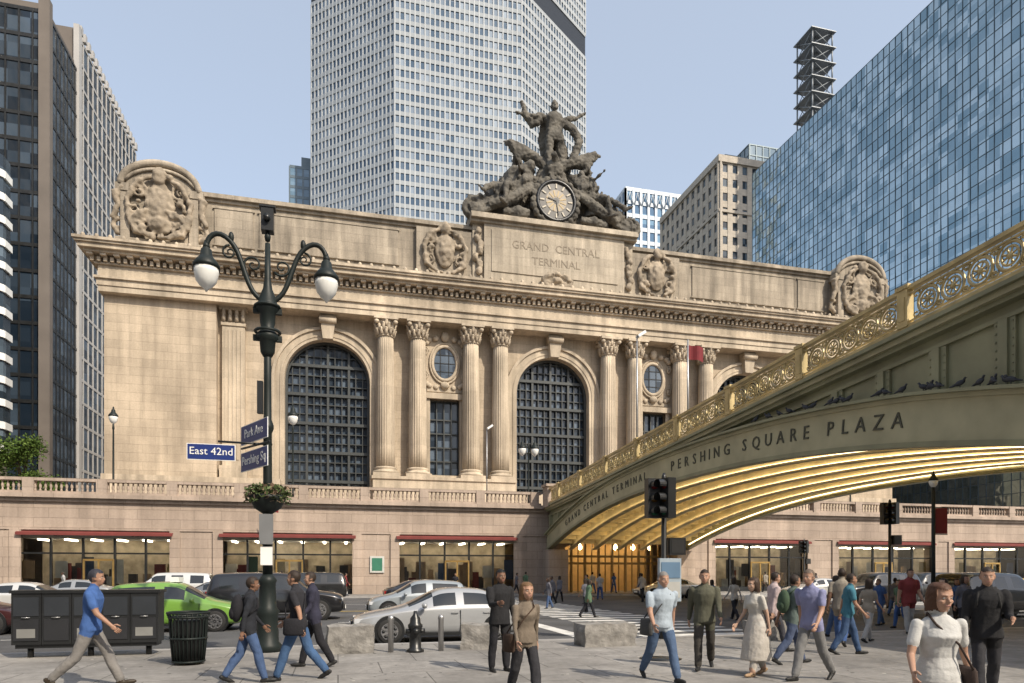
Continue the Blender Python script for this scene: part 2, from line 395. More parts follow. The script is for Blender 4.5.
for nm,x0,x1,y0,y1,h in(('brick_office_building',-75,-18,-62,-44,60),('corner_office_building',48,95,-75,-26,30),('stone_office_building',-95,-60,-40,15,55),('plaza_office_building',-8,32,-110,-70,70),('west_office_building',-110,-60,55,94,110)):
    g=MB()
    for a,b in(((x1,y1),(x0,y1)),((x0,y1),(x0,y0)),((x1,y0),(x1,y1)),((x0,y0),(x1,y0))):
        L=math.hypot(a[0]-b[0],a[1]-b[1]); fgrid(g,a,b,0,h,int(L/3.5),int(h/3.8),1.4,.3,1.6,.2,0,0,1)
    g.box(x0+.3,x1-.3,y0+.3,y1-.3,0,h,0); g.obj(nm,[M_beige,M_dkglass])

# ---------------------------------------------------------------- GRAND TERMINAL
C=23.35
T=empty('railway_terminal_building')
WY=73.2
def archwall(mb,x0,x1,z0,z1,cx,r,zs,y,dep,m=0,n=28):
    mb.quad((x0,y,z0),(cx-r,y,z0),(cx-r,y,zs),(x0,y,zs),m); mb.quad((cx+r,y,z0),(x1,y,z0),(x1,y,zs),(cx+r,y,zs),m)
    mb.quad((x0,y,zs),(cx-r,y,zs),(cx-r,y,z1),(x0,y,z1),m); mb.quad((cx+r,y,zs),(x1,y,zs),(x1,y,z1),(cx+r,y,z1),m)
    P=[(cx-r*math.cos(math.pi*i/n),zs+r*math.sin(math.pi*i/n)) for i in range(n+1)]
    for a,b in zip(P[:-1],P[1:]):
        mb.quad((a[0],y,a[1]),(b[0],y,b[1]),(b[0],y,z1),(a[0],y,z1),m)
        mb.quad((a[0],y,a[1]),(b[0],y,b[1]),(b[0],y+dep,b[1]),(a[0],y+dep,a[1]),m)
    for sx in(-r,r): mb.quad((cx+sx,y,z0),(cx+sx,y,zs),(cx+sx,y+dep,zs),(cx+sx,y+dep,z0),m)
def archband(mb,cx,zs,r0,r1,z0,y0,y1,m=0,n=32):
    ang=[math.pi*i/n for i in range(n+1)]
    inn=[(cx-r0,z0)]+[(cx-r0*math.cos(a),zs+r0*math.sin(a)) for a in ang]+[(cx+r0,z0)]
    out=[(cx-r1,z0)]+[(cx-r1*math.cos(a),zs+r1*math.sin(a)) for a in ang]+[(cx+r1,z0)]
    for i in range(len(inn)-1):
        a,b,c,d=inn[i],inn[i+1],out[i+1],out[i]
        mb.quad((a[0],y0,a[1]),(b[0],y0,b[1]),(c[0],y0,c[1]),(d[0],y0,d[1]),m)
        mb.quad((d[0],y0,d[1]),(c[0],y0,c[1]),(c[0],y1,c[1]),(d[0],y1,d[1]),m)
        mb.quad((a[0],y0,a[1]),(b[0],y0,b[1]),(b[0],y1,b[1]),(a[0],y1,a[1]),m)
w=MB()
zs=21.45;r=4.25
for cx in(C-24.35,C,C+24.35): archwall(w,cx-5.9,cx+5.9,7,28,cx,r,zs,WY,1.3)
for s in(-1,1):
    cx=C+s*12.2
    a,b=(C-18.45,C-5.9) if s<0 else (C+5.9,C+18.45)
    ww=1.6
    w.box(a,cx-ww,WY,WY+1,7,28); w.box(cx+ww,b,WY,WY+1,7,28); w.box(cx-ww,cx+ww,WY,WY+1,7,12.1); w.box(cx-ww,cx+ww,WY,WY+1,20.3,28)
    xa,xb=(C-44.75,C-30.25) if s<0 else (C+30.25,C+44.75)
    if s<0: w.box(xa,C-34.9,72,80,0,28); w.box(C-34.9,xb,WY,80,0,28)
    else: w.box(C+34.9,xb,72,80,0,28); w.box(xa,C+34.9,WY,80,0,28)
w.box(C-44.7,C+44.7,80,160,0,31); w.box(C-44.7,C+44.7,74.6,80,27,31)
w.obj('walls',M_lime,T)
d=MB()
for s in(-1,1):
    a,b=sorted((C+s*4.9,C+s*19.9)); d.box(a,b,70.9,WY-.01,7,11.3); d.box(a-.12,b+.12,70.75,WY-.01,11.3,11.6)
    a,b=sorted((C+s*28.9,C+s*44.9)); d.box(a,b,71.5,WY-.01,7,11.0)
for cx in(C-24.35,C,C+24.35): d.box(cx-4.4,cx+4.4,WY-.3,WY+1.4,7,10.4)
d.obj('plinth',M_limeS,T)
q=MB()
for cx in(C-24.35,C,C+24.35): q.quad((cx-5,WY+1.2,8),(cx+5,WY+1.2,8),(cx+5,WY+1.2,27),(cx-5,WY+1.2,27))
for s in(-1,1): cx=C+s*12.2; q.quad((cx-1.7,WY+.7,11),(cx+1.7,WY+.7,11),(cx+1.7,WY+.7,21),(cx-1.7,WY+.7,21))
q.obj('window_glass',M_winglass,T)
q=MB()
for cx in(C-24.35,C,C+24.35):
    nv=12
    for i in range(1,nv):
        x=-r+2*r*i/nv; zt=zs+math.sqrt(r*r-x*x); t=.12 if i%3==0 else .05
        q.box(cx+x-t,cx+x+t,WY+(.75 if i%3==0 else .85),WY+1.19,9,zt)
    for j in range(0,15):
        z=11.2+j*1.0; hw=r if z<zs else (math.sqrt(max(.01,r*r-(z-zs)**2)))
        t=.15 if j%3==0 else .045
        q.box(cx-hw,cx+hw,WY+(.7 if j%3==0 else .88),WY+1.185,z-t,z+t)
    archband(q,cx,zs,r-.25,r+.02,10,WY+.6,WY+1.2)
for s in(-1,1):
    cx=C+s*12.2
    for i in range(5): q.box(cx-1.6+i*.8-.06,cx-1.6+i*.8+.06,WY+.4,WY+.69,12.1,20.3)
    for z in(12.2,13.7,15.2,16.7,18.2,20.2): q.box(cx-1.6,cx+1.6,WY+.45,WY+.68,z-.07,z+.07)
q.obj('window_bars',simple('window_bar_paint',(.05,.055,.055),.5,.2),T)
q=MB()
for cx in(C-24.35,C,C+24.35):
    archband(q,cx,zs,r,r+.95,9,WY-.35,WY); archband(q,cx,zs,r+.95,r+1.25,9,WY-.55,WY); archband(q,cx,zs,r+.3,r+.45,9,WY-.42,WY-.34)
    q.prism([(cx-.5,WY-1.0,zs+r-.1),(cx+.5,WY-1.0,zs+r-.1),(cx+.8,WY-1.25,27.9),(cx-.8,WY-1.25,27.9)],(0,1.2,0))
    q.tube([(cx-.85,WY-1.2,27.4),(cx+.85,WY-1.2,27.4)],.33,10)
for s in(-1,1):
    cx=C+s*12.2
    q.box(cx-2.0,cx-1.6,WY-.25,WY+.3,12.1,20.3);q.box(cx+1.6,cx+2.0,WY-.25,WY+.3,12.1,20.3);q.box(cx-2.3,cx+2.3,WY-.5,WY+.3,20.3,20.9);q.box(cx-2.2,cx+2.2,WY-.45,WY+.3,11.7,12.1)
    q.box(cx-1.9,cx+1.9,WY-.12,WY+.1,21.1,21.5)
    for rr,tt in((1.35,.2),(1.6,.12)):
        q.tube([(cx+rr*math.cos(a),WY-.1,24.2+rr*1.35*math.sin(a)) for a in [2*math.pi*i/28 for i in range(28)]],tt,7,closed=True)
    for k in range(7):
        a=math.pi*(k/6); 
        q.ell((cx-1.9*math.cos(a),WY-.15,21.9+ -.35*math.sin(a)),.28,.2,.28)
        q.ell((cx-2.0*math.cos(a),WY-.2,26.3+.55*math.sin(a)),.33,.25,.3)
    q.ell((cx,WY-.3,27.0),.45,.35,.55); q.ell((cx,WY-.3,21.8),.5,.3,.4)
    for sx in(-1,1):
        sp=[(cx+sx*2.05+.28*math.cos(t)*(1-t/14),WY-.15,25.4+ .5*math.sin(t)*(1-t/14)) for t in [i*.6 for i in range(20)]]
        q.tube(sp,.09,5); q.tube([(x,y,z-2.6) for x,y,z in sp],.09,5)
q.obj('window_surrounds',M_limeS,T,fix=True)
q=MB()
for s in(-1,1):
    cx=C+s*12.2; vs=[(cx+1.3*math.cos(a),WY-.06,24.2+1.75*math.sin(a)) for a in [2*math.pi*i/28 for i in range(28)]]
    q.add(vs,[tuple(range(28))])
q.obj('oval_windows',M_winglass,T)
q=MB()
for s in(-1,1):
    cx=C+s*12.2
    for k in(-.45,.45): q.box(cx+k-.04,cx+k+.04,WY-.12,WY-.07,22.6,25.8)
    for k in(-.9,0,.9): q.box(cx-1.1,cx+1.1,WY-.12,WY-.075,24.2+k-.04,24.2+k+.04)
q.obj('oval_window_bars',M_darkmet,T)
def column(mb,cx,cy,z0,z1,r):
    nf=22
    mb.box(cx-r*1.4,cx+r*1.4,cy-r*1.4,cy+r*1.4,z0,z0+.35)
    mb.lathe((cx,cy,z0+.35),[(r*1.36,0),(r*1.42,.12),(r*1.36,.26),(r*1.16,.32),(r*1.12,.42),(r*1.22,.52),(r*1.2,.62),(r*1.03,.7)],28)
    hs=z0+1.05; hc=z1-1.9; H=hc-hs
    prof=[(r*(1 if t<.33 else 1-.14*((t-.33)/.67)**1.3),t*H) for t in(0,.15,.33,.5,.65,.8,.9,1)]
    mb.lathe((cx,cy,hs),prof,nf*4,rf=lambda i:(1,.935,.90,.935)[i%4])
    mb.lathe((cx,cy,hc),[(r*.92,0),(r*.95,.08),(r*.86,.16),(r*.86,.7),(r*.95,1.2),(r*1.15,1.6)],24)
    for row,(zz,k,hh,rad) in enumerate(((.15,12,.65,.90),(.55,12,.75,.93),(.95,8,.62,1.0))):
        for i in range(k):
            a=2*math.pi*(i+.5*row)/k; ca,sa=math.cos(a),math.sin(a)
            pth=[(cx+ca*r*rad,cy+sa*r*rad,hc+zz),(cx+ca*r*(rad+.06),cy+sa*r*(rad+.06),hc+zz+hh*.6),(cx+ca*r*(rad+.22),cy+sa*r*(rad+.22),hc+zz+hh),(cx+ca*r*(rad+.32),cy+sa*r*(rad+.32),hc+zz+hh*.85)]
            mb.tube(pth,[.17,.19,.15,.06],6)
    for sx in(-1,1):
        for sy in(-1,1):
            px,py=cx+sx*r*1.0,cy+sy*r*1.0
            mb.ell((px,py,hc+1.4),.26,.26,.24,nu=8,nv=6)
    mb.box(cx-r*1.3,cx+r*1.3,cy-r*1.3,cy+r*1.3,z1-.28,z1)
q=MB()
for s in(-1,1):
    for k in(6.25,9.5,15.2,18.55): column(q,C+s*k,72.15,11.6,28,.95)
q.obj('columns',M_limeS,T,fix=True)
q=MB()
for s in(-1,1):
    k,y0=33.4,72.6
    cx=C+s*k
    q.box(cx-1.05,cx+1.05,y0,WY,12.3,26.2)
    for i in range(5): q.box(cx-.85+i*.38,cx-.85+i*.38+.2,y0-.07,y0-.002,12.9,25.8)
    q.box(cx-1.3,cx+1.3,y0-.25,WY,11.0,12.3); q.box(cx-1.15,cx+1.15,y0-.12,WY,26.2,26.5)
    for i in range(4):
        for zz in(26.6,27.15): q.tube([(cx-.9+i*.6,y0-.05,zz),(cx-.9+i*.6,y0-.15,zz+.4),(cx-.9+i*.6,y0-.35,zz+.6)],[.2,.2,.08],6)
    q.box(cx-1.3,cx+1.3,y0-.3,WY,27.7,28)
q.obj('pilasters',M_limeS,T,fix=True)
q=MB()
xa,xb=C-44.95,C+44.95
for y0,z0,z1 in((71.25,28,28.55),(71.15,28.55,29.15),(70.95,29.15,29.35),(71.25,29.35,30.45),(71.0,30.45,30.6),(70.3,31.25,31.5),(69.95,31.5,31.9),(69.75,31.9,32.1),(69.6,32.1,32.35)):
    e=(71.25-y0); q.box(xa-.1-e,xb+.1+e,y0,78,z0,z1)
q.box(xa-.05,xb+.05,71.3,78,30.6,31.25)
x=xa-.6
while x<xb+.6: q.box(x,x+.28,70.75,71.29,30.62,31.02); x+=.56
x=xa-.8
while x<xb+.8: q.box(x,x+.5,70.4,71.28,31.03,31.24); x+=1.12
x=xa-.9
while x<xb+.9:
    q.ell((x,69.85,32.45),.2,.2,.26,nu=6,nv=5); x+=1.12
q.obj('cornice',M_limeS,T)
q=MB()
AY=73.0
q.box(C-42.9,C+42.9,AY,79,32.35,38.4)
q.box(C-43.4,C+43.4,AY-.25,79,32.4,33.6)
for z0,z1,e in((38.4,38.7,.2),(38.7,39.0,.5),(39.0,39.2,.35)): q.box(C-36.6,C+36.6,AY-e,79,z0,z1)
for s in(-1,1):
    cx=C+s*12.3
    q.box(cx-3.0,cx+3.0,AY-.5,AY-.001,33.6,38.39)
    for a,b in((17.2,31),(31.6,35.2)):
        x0,x1=sorted((C+s*a,C+s*b)); q.box(x0,x1,AY-.14,AY-.001,34.3,37.8)
        q.box(x0-.15,x1+.15,AY-.2,AY-.002,37.8,37.95);q.box(x0-.15,x1+.15,AY-.2,AY-.002,34.15,34.3)
q.obj('attic',M_attic,T)
q=MB()
q.box(C-8.1,C+8.1,AY-1.1,79,32.36,39.3); q.box(C-7.3,C+7.3,AY-1.2,AY-1.08,34.2,38.7)
for z0,z1,e in((39.3,39.6,1.3),(39.6,40.0,1.7),(40.0,40.25,1.5)): q.box(C-9.6,C+9.6,AY-e,79,z0,z1)
q.box(C-9.3,C-8.1,AY-.7,79,32.36,39.3);q.box(C+8.1,C+9.3,AY-.7,79,32.36,39.3)
q.obj('inscription_block',stone('inscription_block_stone',(.40,.345,.27),2.4,.9,.01,.8,var=.2,streak=.4),T)
q=MB()
textmesh('GRAND  CENTRAL',1.2,.02,SOUTH((C,AY-1.21,37.3)),q); textmesh('TERMINAL',1.2,.02,SOUTH((C,AY-1.21,35.75)),q)
q.obj('inscription',simple('inscription_stone',(.25,.21,.16),.9),T)
def spiral(mb,cx,y,cz,r,turns,dirn,th,m=0,start=0):
    k=int(turns*14); P=[];Rr=[]
    for i in range(k+1):
        t=i/k; a=start+dirn*2*math.pi*turns*t; rr=r*(1-.85*t); P.append((cx+rr*math.cos(a),y,cz+rr*math.sin(a))); Rr.append(th*(1-.4*t))
    mb.tube(P,Rr,6,m)
def carve(mb,cx,y,cz,w,h,seed):
    rg=random.Random(seed)
    mb.ell((cx,y,cz),w*.22,.45,h*.34); mb.ell((cx,y-.25,cz),w*.14,.4,h*.24)
    mb.ell((cx,y-.2,cz+h*.42),w*.10,.45,h*.13)
    for s in(-1,1):
        spiral(mb,cx+s*w*.3,y-.1,cz+h*.2,w*.13,1.6,s,.16,start=math.pi/2)
        spiral(mb,cx+s*w*.32,y-.1,cz-h*.18,w*.15,1.6,-s,.17,start=math.pi/2)
        mb.tube([(cx+s*w*.12,y-.1,cz+h*.4),(cx+s*w*.3,y-.35,cz+h*.3),(cx+s*w*.45,y-.2,cz+h*.05),(cx+s*w*.4,y-.2,cz-h*.3),(cx+s*w*.15,y-.3,cz-h*.45)],[.2,.28,.25,.28,.2],7)
        for k in range(14):
            t=rg.random()*math.pi; mb.ell((cx+s*w*.45*math.sin(t)*rg.uniform(.6,1),y-rg.uniform(.05,.3),cz+h*.46*math.cos(t)),rg.uniform(.15,.35),.3,rg.uniform(.15,.35),nu=8,nv=6)
g=MB()
for s in(-1,1): carve(g,C+s*12.3,AY-.7,36.0,5.0,5.4,s+5)
for s in(-1,1):
    for k in range(7): g.ell((C+s*8.7+random.uniform(-.35,.35),AY-.9,34.2+k*.7),.4,.35,.45,nu=8,nv=6)
carve(g,C,AY-1.3,33.7,3.6,1.6,9)
q=MB()
for s in(-1,1):
    cx=C+s*39.9; y0=AY-1.0; HW=3.35
    P=[(cx-HW,y0,33),(cx+HW,y0,33),(cx+HW,y0,38.5)]+[(cx+HW*math.cos(a),y0,38.5+2.35*math.sin(a)) for a in [math.pi*i/16 for i in range(1,16)]]+[(cx-HW,y0,38.5)]
    q.prism(P,(0,5,0))
    hood=[(cx+(HW+.1)*math.cos(a),y0-.1,38.5+2.45*math.sin(a)) for a in [math.pi*i/20 for i in range(0,21)]]
    q.tube(hood,.34,6); q.tube([(x,y+.0,z-.6) for x,y,z in hood[3:-3]],.18,6)
    q.box(cx-HW-.5,cx-HW+.7,y0-.35,y0+4,37.9,38.6);q.box(cx+HW-.7,cx+HW+.5,y0-.35,y0+4,37.9,38.6)
    q.box(cx-HW-.5,cx+HW+.5,y0-.3,y0+4,32.4,33.5)
    for sx in(-1,1): q.box(cx+sx*(HW-.35)-.4,cx+sx*(HW-.35)+.4,y0-.25,y0+.1,33.5,37.9)
    carve(g,cx,y0-.25,36.8,6.2,6.6,20+s); carve(g,cx,y0-.3,35.0,5.2,3.0,30+s)
    for sx in(-1,1):
        spiral(g,cx+sx*(HW+.1),y0+.2,34.8,1.1,1.7,sx,.3,start=math.pi/2)
        g.tube([(cx+sx*(HW-.3),y0,38.4),(cx+sx*(HW+.5),y0-.1,37.7),(cx+sx*(HW+.3),y0-.1,36.5),(cx+sx*(HW+.8),y0,35.3)],[.3,.4,.3,.26],8)
q.obj('corner_pavilions',M_attic,T,fix=True)
co,no,fc=remesh(g,.09,1)
for i in range(len(co)): co[i]+=no[i]*noise.noise(V(co[i])*2.2)*.12
q=MB(); q.add(co.tolist(),fc,0,True); q.obj('carved_ornament',M_carve,T)
q=MB(); q.box(C-44.7,C+44.7,79,150,31,37); q.obj('roof',simple('roof_copper',(.2,.24,.2),.7),T)

# ---------------------------------------------------------------- figures
def lin(a,b,side): return V((side*math.sin(RD(b)),math.sin(RD(a))*math.cos(RD(b)),-math.cos(RD(a))*math.cos(RD(b))))
def figure(P):
    mb=MB();segs=[];fem=P.get('fem',0);w=P.get('w',1.0)
    cap=lambda lab,a,b,r0,r1:(mb.cap(a,b,r0,r1),segs.append((lab,V(a),V(b),r0,r1)))
    hs=[];ft=[]
    for a,k,ab in P['legs']:
        s_=a-k; p=(-s_*.75 if s_<0 else -s_*.45); ft.append(p)
        hs.append(.43*math.cos(RD(a))*math.cos(RD(ab))+.42*math.cos(RD(s_))+.07+max(0,math.sin(RD(p)))*.13)
    hz=P.get('hz',max(hs))
    for i,(a,k,ab) in enumerate(P['legs']):
        sd=-1 if i==0 else 1
        h=V((sd*.088*w,0,hz)); kn=h+lin(a,ab,sd)*.43; an=kn+lin(a-k,ab*.3,sd)*.42
        lo=.010
        cap('leg',h,kn,.092*w,.062+lo); mid=kn+(an-kn)*.35+V((0,-.012,0))
        cap('leg2',kn,mid,.060+lo,.060+lo); cap('leg2',mid,an+(kn-an)*.08,.060+lo,.043+lo+P.get('flare',.006))
        p=RD(ft[i]); f=V((sd*.12,math.cos(p),-math.sin(p))); up=V((0,math.sin(p),math.cos(p)))
        sole=an-up*.05
        cap('shoe',sole-f*.045+up*.005,sole+f*.11,.036,.038); cap('shoe',sole+f*.10,sole+f*.17-up*.008,.038,.028); cap('shoe',an,sole,.042,.04)
    lean=P.get('lean',3); T0=Matrix.Translation((0,0,hz))@Matrix.Rotation(-RD(lean),4,'X')@Matrix.Rotation(RD(P.get('twist',0)),4,'Z'); R3=T0.to_3x3()
    if fem: rs=[(-.08,.10,.09,0),(-.02,.165,.118,-.012),(.05,.172,.12,-.015),(.12,.155,.108,0),(.2,.128,.095,0),(.3,.142,.105,.005),(.39,.155,.135,.015),(.47,.155,.105,0),(.525,.12,.08,0),(.565,.065,.06,0)]
    else: rs=[(-.08,.10,.09,0),(-.02,.162,.118,-.01),(.06,.165,.115,-.008),(.14,.158,.108,0),(.22,.152,.105,.002),(.33,.168,.12,.006),(.43,.185,.125,.008),(.5,.175,.108,0),(.545,.135,.085,-.004),(.585,.07,.065,0)]
    jl=P.get('jacket',0)
    rs=[(z,rx*w+(.012 if jl else 0),ry*w*(1 if w<1.05 else 1.1)+(.015 if jl else 0),y) for z,rx,ry,y in rs]
    mb.loft([(T0@V((0,y,z)),R3@V((rx,0,0)),R3@V((0,ry,0))) for z,rx,ry,y in rs],20)
    for z,rx,ry,y in rs: segs.append(('torso' if z>.02 else 'hip',T0@V((-rx*.45,y,z)),T0@V((rx*.45,y,z)),ry,ry))
    if jl: 
        mb.loft([(T0@V((0,0,.15)),R3@V((.165*w,0,0)),R3@V((0,.125,0))),(T0@V((0,0,0)),R3@V((.185*w,0,0)),R3@V((0,.145,0))),(T0@V((0,0,-jl)),R3@V((.195*w,0,0)),R3@V((0,.155,0)))],20)
        segs.append(('torso',T0@V((-.09,0,0)),T0@V((.09,0,0)),.15,.15));segs.append(('torso',T0@V((-.09,0,-jl)),T0@V((.09,0,-jl)),.155,.155))
    else:
        hx,hy=(.172*w,.130*w) if fem else (.176*w,.130*w)
        mb.loft([(T0@V((0,0,.14)),R3@V((hx*.88,0,0)),R3@V((0,hy*.84,0))),(T0@V((0,0,.04)),R3@V((hx,0,0)),R3@V((0,hy,0))),(T0@V((0,0,-.02)),R3@V((hx*1.02,0,0)),R3@V((0,hy*1.03,0)))],20)
        segs.append(('torso',T0@V((-.09,0,-.0)),T0@V((.09,0,-.0)),hy+.005,hy+.005))
    if P.get('skirt'):
        zl=P['skirt']; rr=[(.2,.135,.1),(.06,.18,.135),(-.1,.21,.18),(-.3,.235,.23),(-zl,.27,.27)]
        mb.loft([(V((0,0,hz+z)),(rx,0,0),(0,ry,0)) for z,rx,ry in rr],24)
        for z,rx,ry in rr[1:]: segs.append(('skirt',V((-.06,0,hz+z)),V((.06,0,hz+z)),ry,ry))
        segs.append(('skirt',V((0,0,hz-.1)),V((0,0,hz-zl+.02)),.22,.27))
    cap('neck',T0@V((0,.0,.54)),T0@V((0,.018,.64)),.060 if not fem else .05,.055 if not fem else .046)
    HM=T0@Matrix.Translation((0,.028,.725))@Matrix.Rotation(RD(P.get('yaw',0)),4,'Z')@Matrix.Rotation(RD(lean*.7-P.get('nod',0)),4,'X'); H3=HM.to_3x3()
    hp=lambda x,y,z:HM@V((x,y,z))
    mb.ell(hp(0,-.01,.025),.077,.097,.098,H3,16,12); mb.ell(hp(0,.022,-.045),.060,.068,.072,H3,14,10); mb.ell(hp(0,.055,-.088),.03,.03,.024,H3)
    mb.cap(hp(0,.080,.012),hp(0,.102,-.026),.010,.015,8)
    for sx in(-1,1):
        mb.ell(hp(sx*.079,-.004,-.012),.013,.022,.033,H3); mb.cap(hp(sx*.012,.083,.022),hp(sx*.048,.070,.024),.011,.010,8); mb.ell(hp(sx*.04,.052,-.03),.028,.03,.025,H3)
    mb.cap(hp(-.018,.082,-.062),hp(.018,.082,-.062),.010,.010,8)
    segs.append(('head',hp(0,-.01,.03),hp(0,.02,-.06),.09,.07))
    lg=P.get('long')
    if lg:
        e_=.04 if lg==2 else 0
        rr=[(hp(0,-.028,.118),H3@V((.045,0,0)),H3@V((0,.055,0))),(hp(0,-.028,.095),H3@V((.075,0,0)),H3@V((0,.085,0))),(hp(0,-.030,.04),H3@V((.094,0,0)),H3@V((0,.095,0))),(hp(0,-.038,-.04),H3@V((.100,0,0)),H3@V((0,.08,0))),(hp(0,-.05,-.11),H3@V((.100,0,0)),H3@V((0,.062,0))),(hp(0,-.055,-.16+e_*.5),H3@V((.090,0,0)),H3@V((0,.05,0))),(hp(0,-.06,-.20+e_),H3@V((.06,0,0)),H3@V((0,.03,0)))]
        mb.loft(rr,18)
        for xx in(-.045,0,.045): segs.append(('hair',hp(xx,-.045,.02),hp(xx,-.06,-.17+e_),.068,.055))
    hands=[]
    for i,(a,b,e,eb) in enumerate(P['arms']):
        sd=-1 if i==0 else 1; sw=(.170 if fem else .198)*w
        s0=T0@V((sd*sw,0,.485)); d1=R3@lin(a,b,sd); d2=R3@lin(a+e,b+eb,sd); el=s0+d1*.285; wr=el+d2*.25
        k=(.82 if fem else 1)*(1.0+.2*(w-1)); jj=.010 if jl else 0
        sm=s0+d1*.285*.62
        lo=.006 if not jl else 0
        cap('up1',s0,sm,.060*k+jj,.052*k+jj+lo); cap('up2',sm,el,.047*k+jj,.041*k+jj); cap('fore',el,wr,.041*k+jj,.027*k+jj*.8)
        segs.append(('torso',T0@V((sd*.1,0,.47)),s0-d1*.0,.075,.066*k))
        nrm=R3@V((-sd,0,0)); nrm=(nrm-d2*nrm.dot(d2)).normalized(); wd=d2.cross(nrm)
        if (R3.inverted()@wd).y<0: wd=-wd
        M=Matrix((nrm,wd,d2)).transposed()
        mb.ell(wr+d2*.048,.017,.040,.058,M,10,8); segs.append(('hand',wr+d2*.02,wr+d2*.1,.03,.03))
        hands.append((wr,d2,nrm,wd))
    return mb,segs,HM,hands,T0,hz
def fingers(mb,hands,m=0,k=1):
    for wr,d,nrm,wd in hands:
        for j,(o,L) in enumerate(((.028,.072),(.010,.08),(-.009,.075),(-.027,.058))):
            p=wr+d*.088+wd*o; d1=(d+nrm*.25+wd*o*1.5).normalized(); d2=(d+nrm*.75).normalized(); d3=(d+nrm*1.3).normalized()
            mb.tube([p,p+d1*L*.42,p+d1*L*.42+d2*L*.32,p+d1*L*.42+d2*L*.32+d3*L*.26],[.0095,.009,.0082,.006],7,m)
        p=wr+d*.03+wd*.032; t1=(d*.6+wd*.7+nrm*.3).normalized(); t2=(d+wd*.25+nrm*.4).normalized()
        mb.tube([p,p+t1*.035,p+t1*.035+t2*.03,p+t1*.035+t2*.05],[.013,.0115,.010,.007],7,m)
_mc={}
def cm(c,kind='cloth'):
    key=(kind,tuple(c))
    if key not in _mc:
        _mc[key]=simple(kind,c,{'cloth':.9,'skin':.5,'hair':.6,'shoe':.5}[kind],var=.14 if kind!='skin' else .06,vs=6,bump=.006 if kind=='cloth' else (.004 if kind=='hair' else 0),bs=30 if kind=='cloth' else 60,spec=.3)
    return _mc[key]
SK=[(.40,.24,.17),(.33,.19,.13),(.19,.105,.07),(.46,.30,.22),(.11,.06,.038)]
M_eye=simple('eye_white',(.5,.47,.44),.3); M_iris=simple('iris',(.03,.02,.015),.2); M_lip=simple('lips',(.33,.14,.12),.5)
def seglab(cen,segs):
    best=np.full(len(cen),1e9);lab=np.zeros(len(cen),int)
    for i,(l,a,b,r0,r1) in enumerate(segs):
        a=np.array(a);b=np.array(b);d=b-a;t=np.clip(((cen-a)@d)/max(d@d,1e-9),0,1)
        ds=np.linalg.norm(cen-(a+t[:,None]*d),axis=1)-(r0+(r1-r0)*t)
        k=ds<best;best[k]=ds[k];lab[k]=i
    return lab
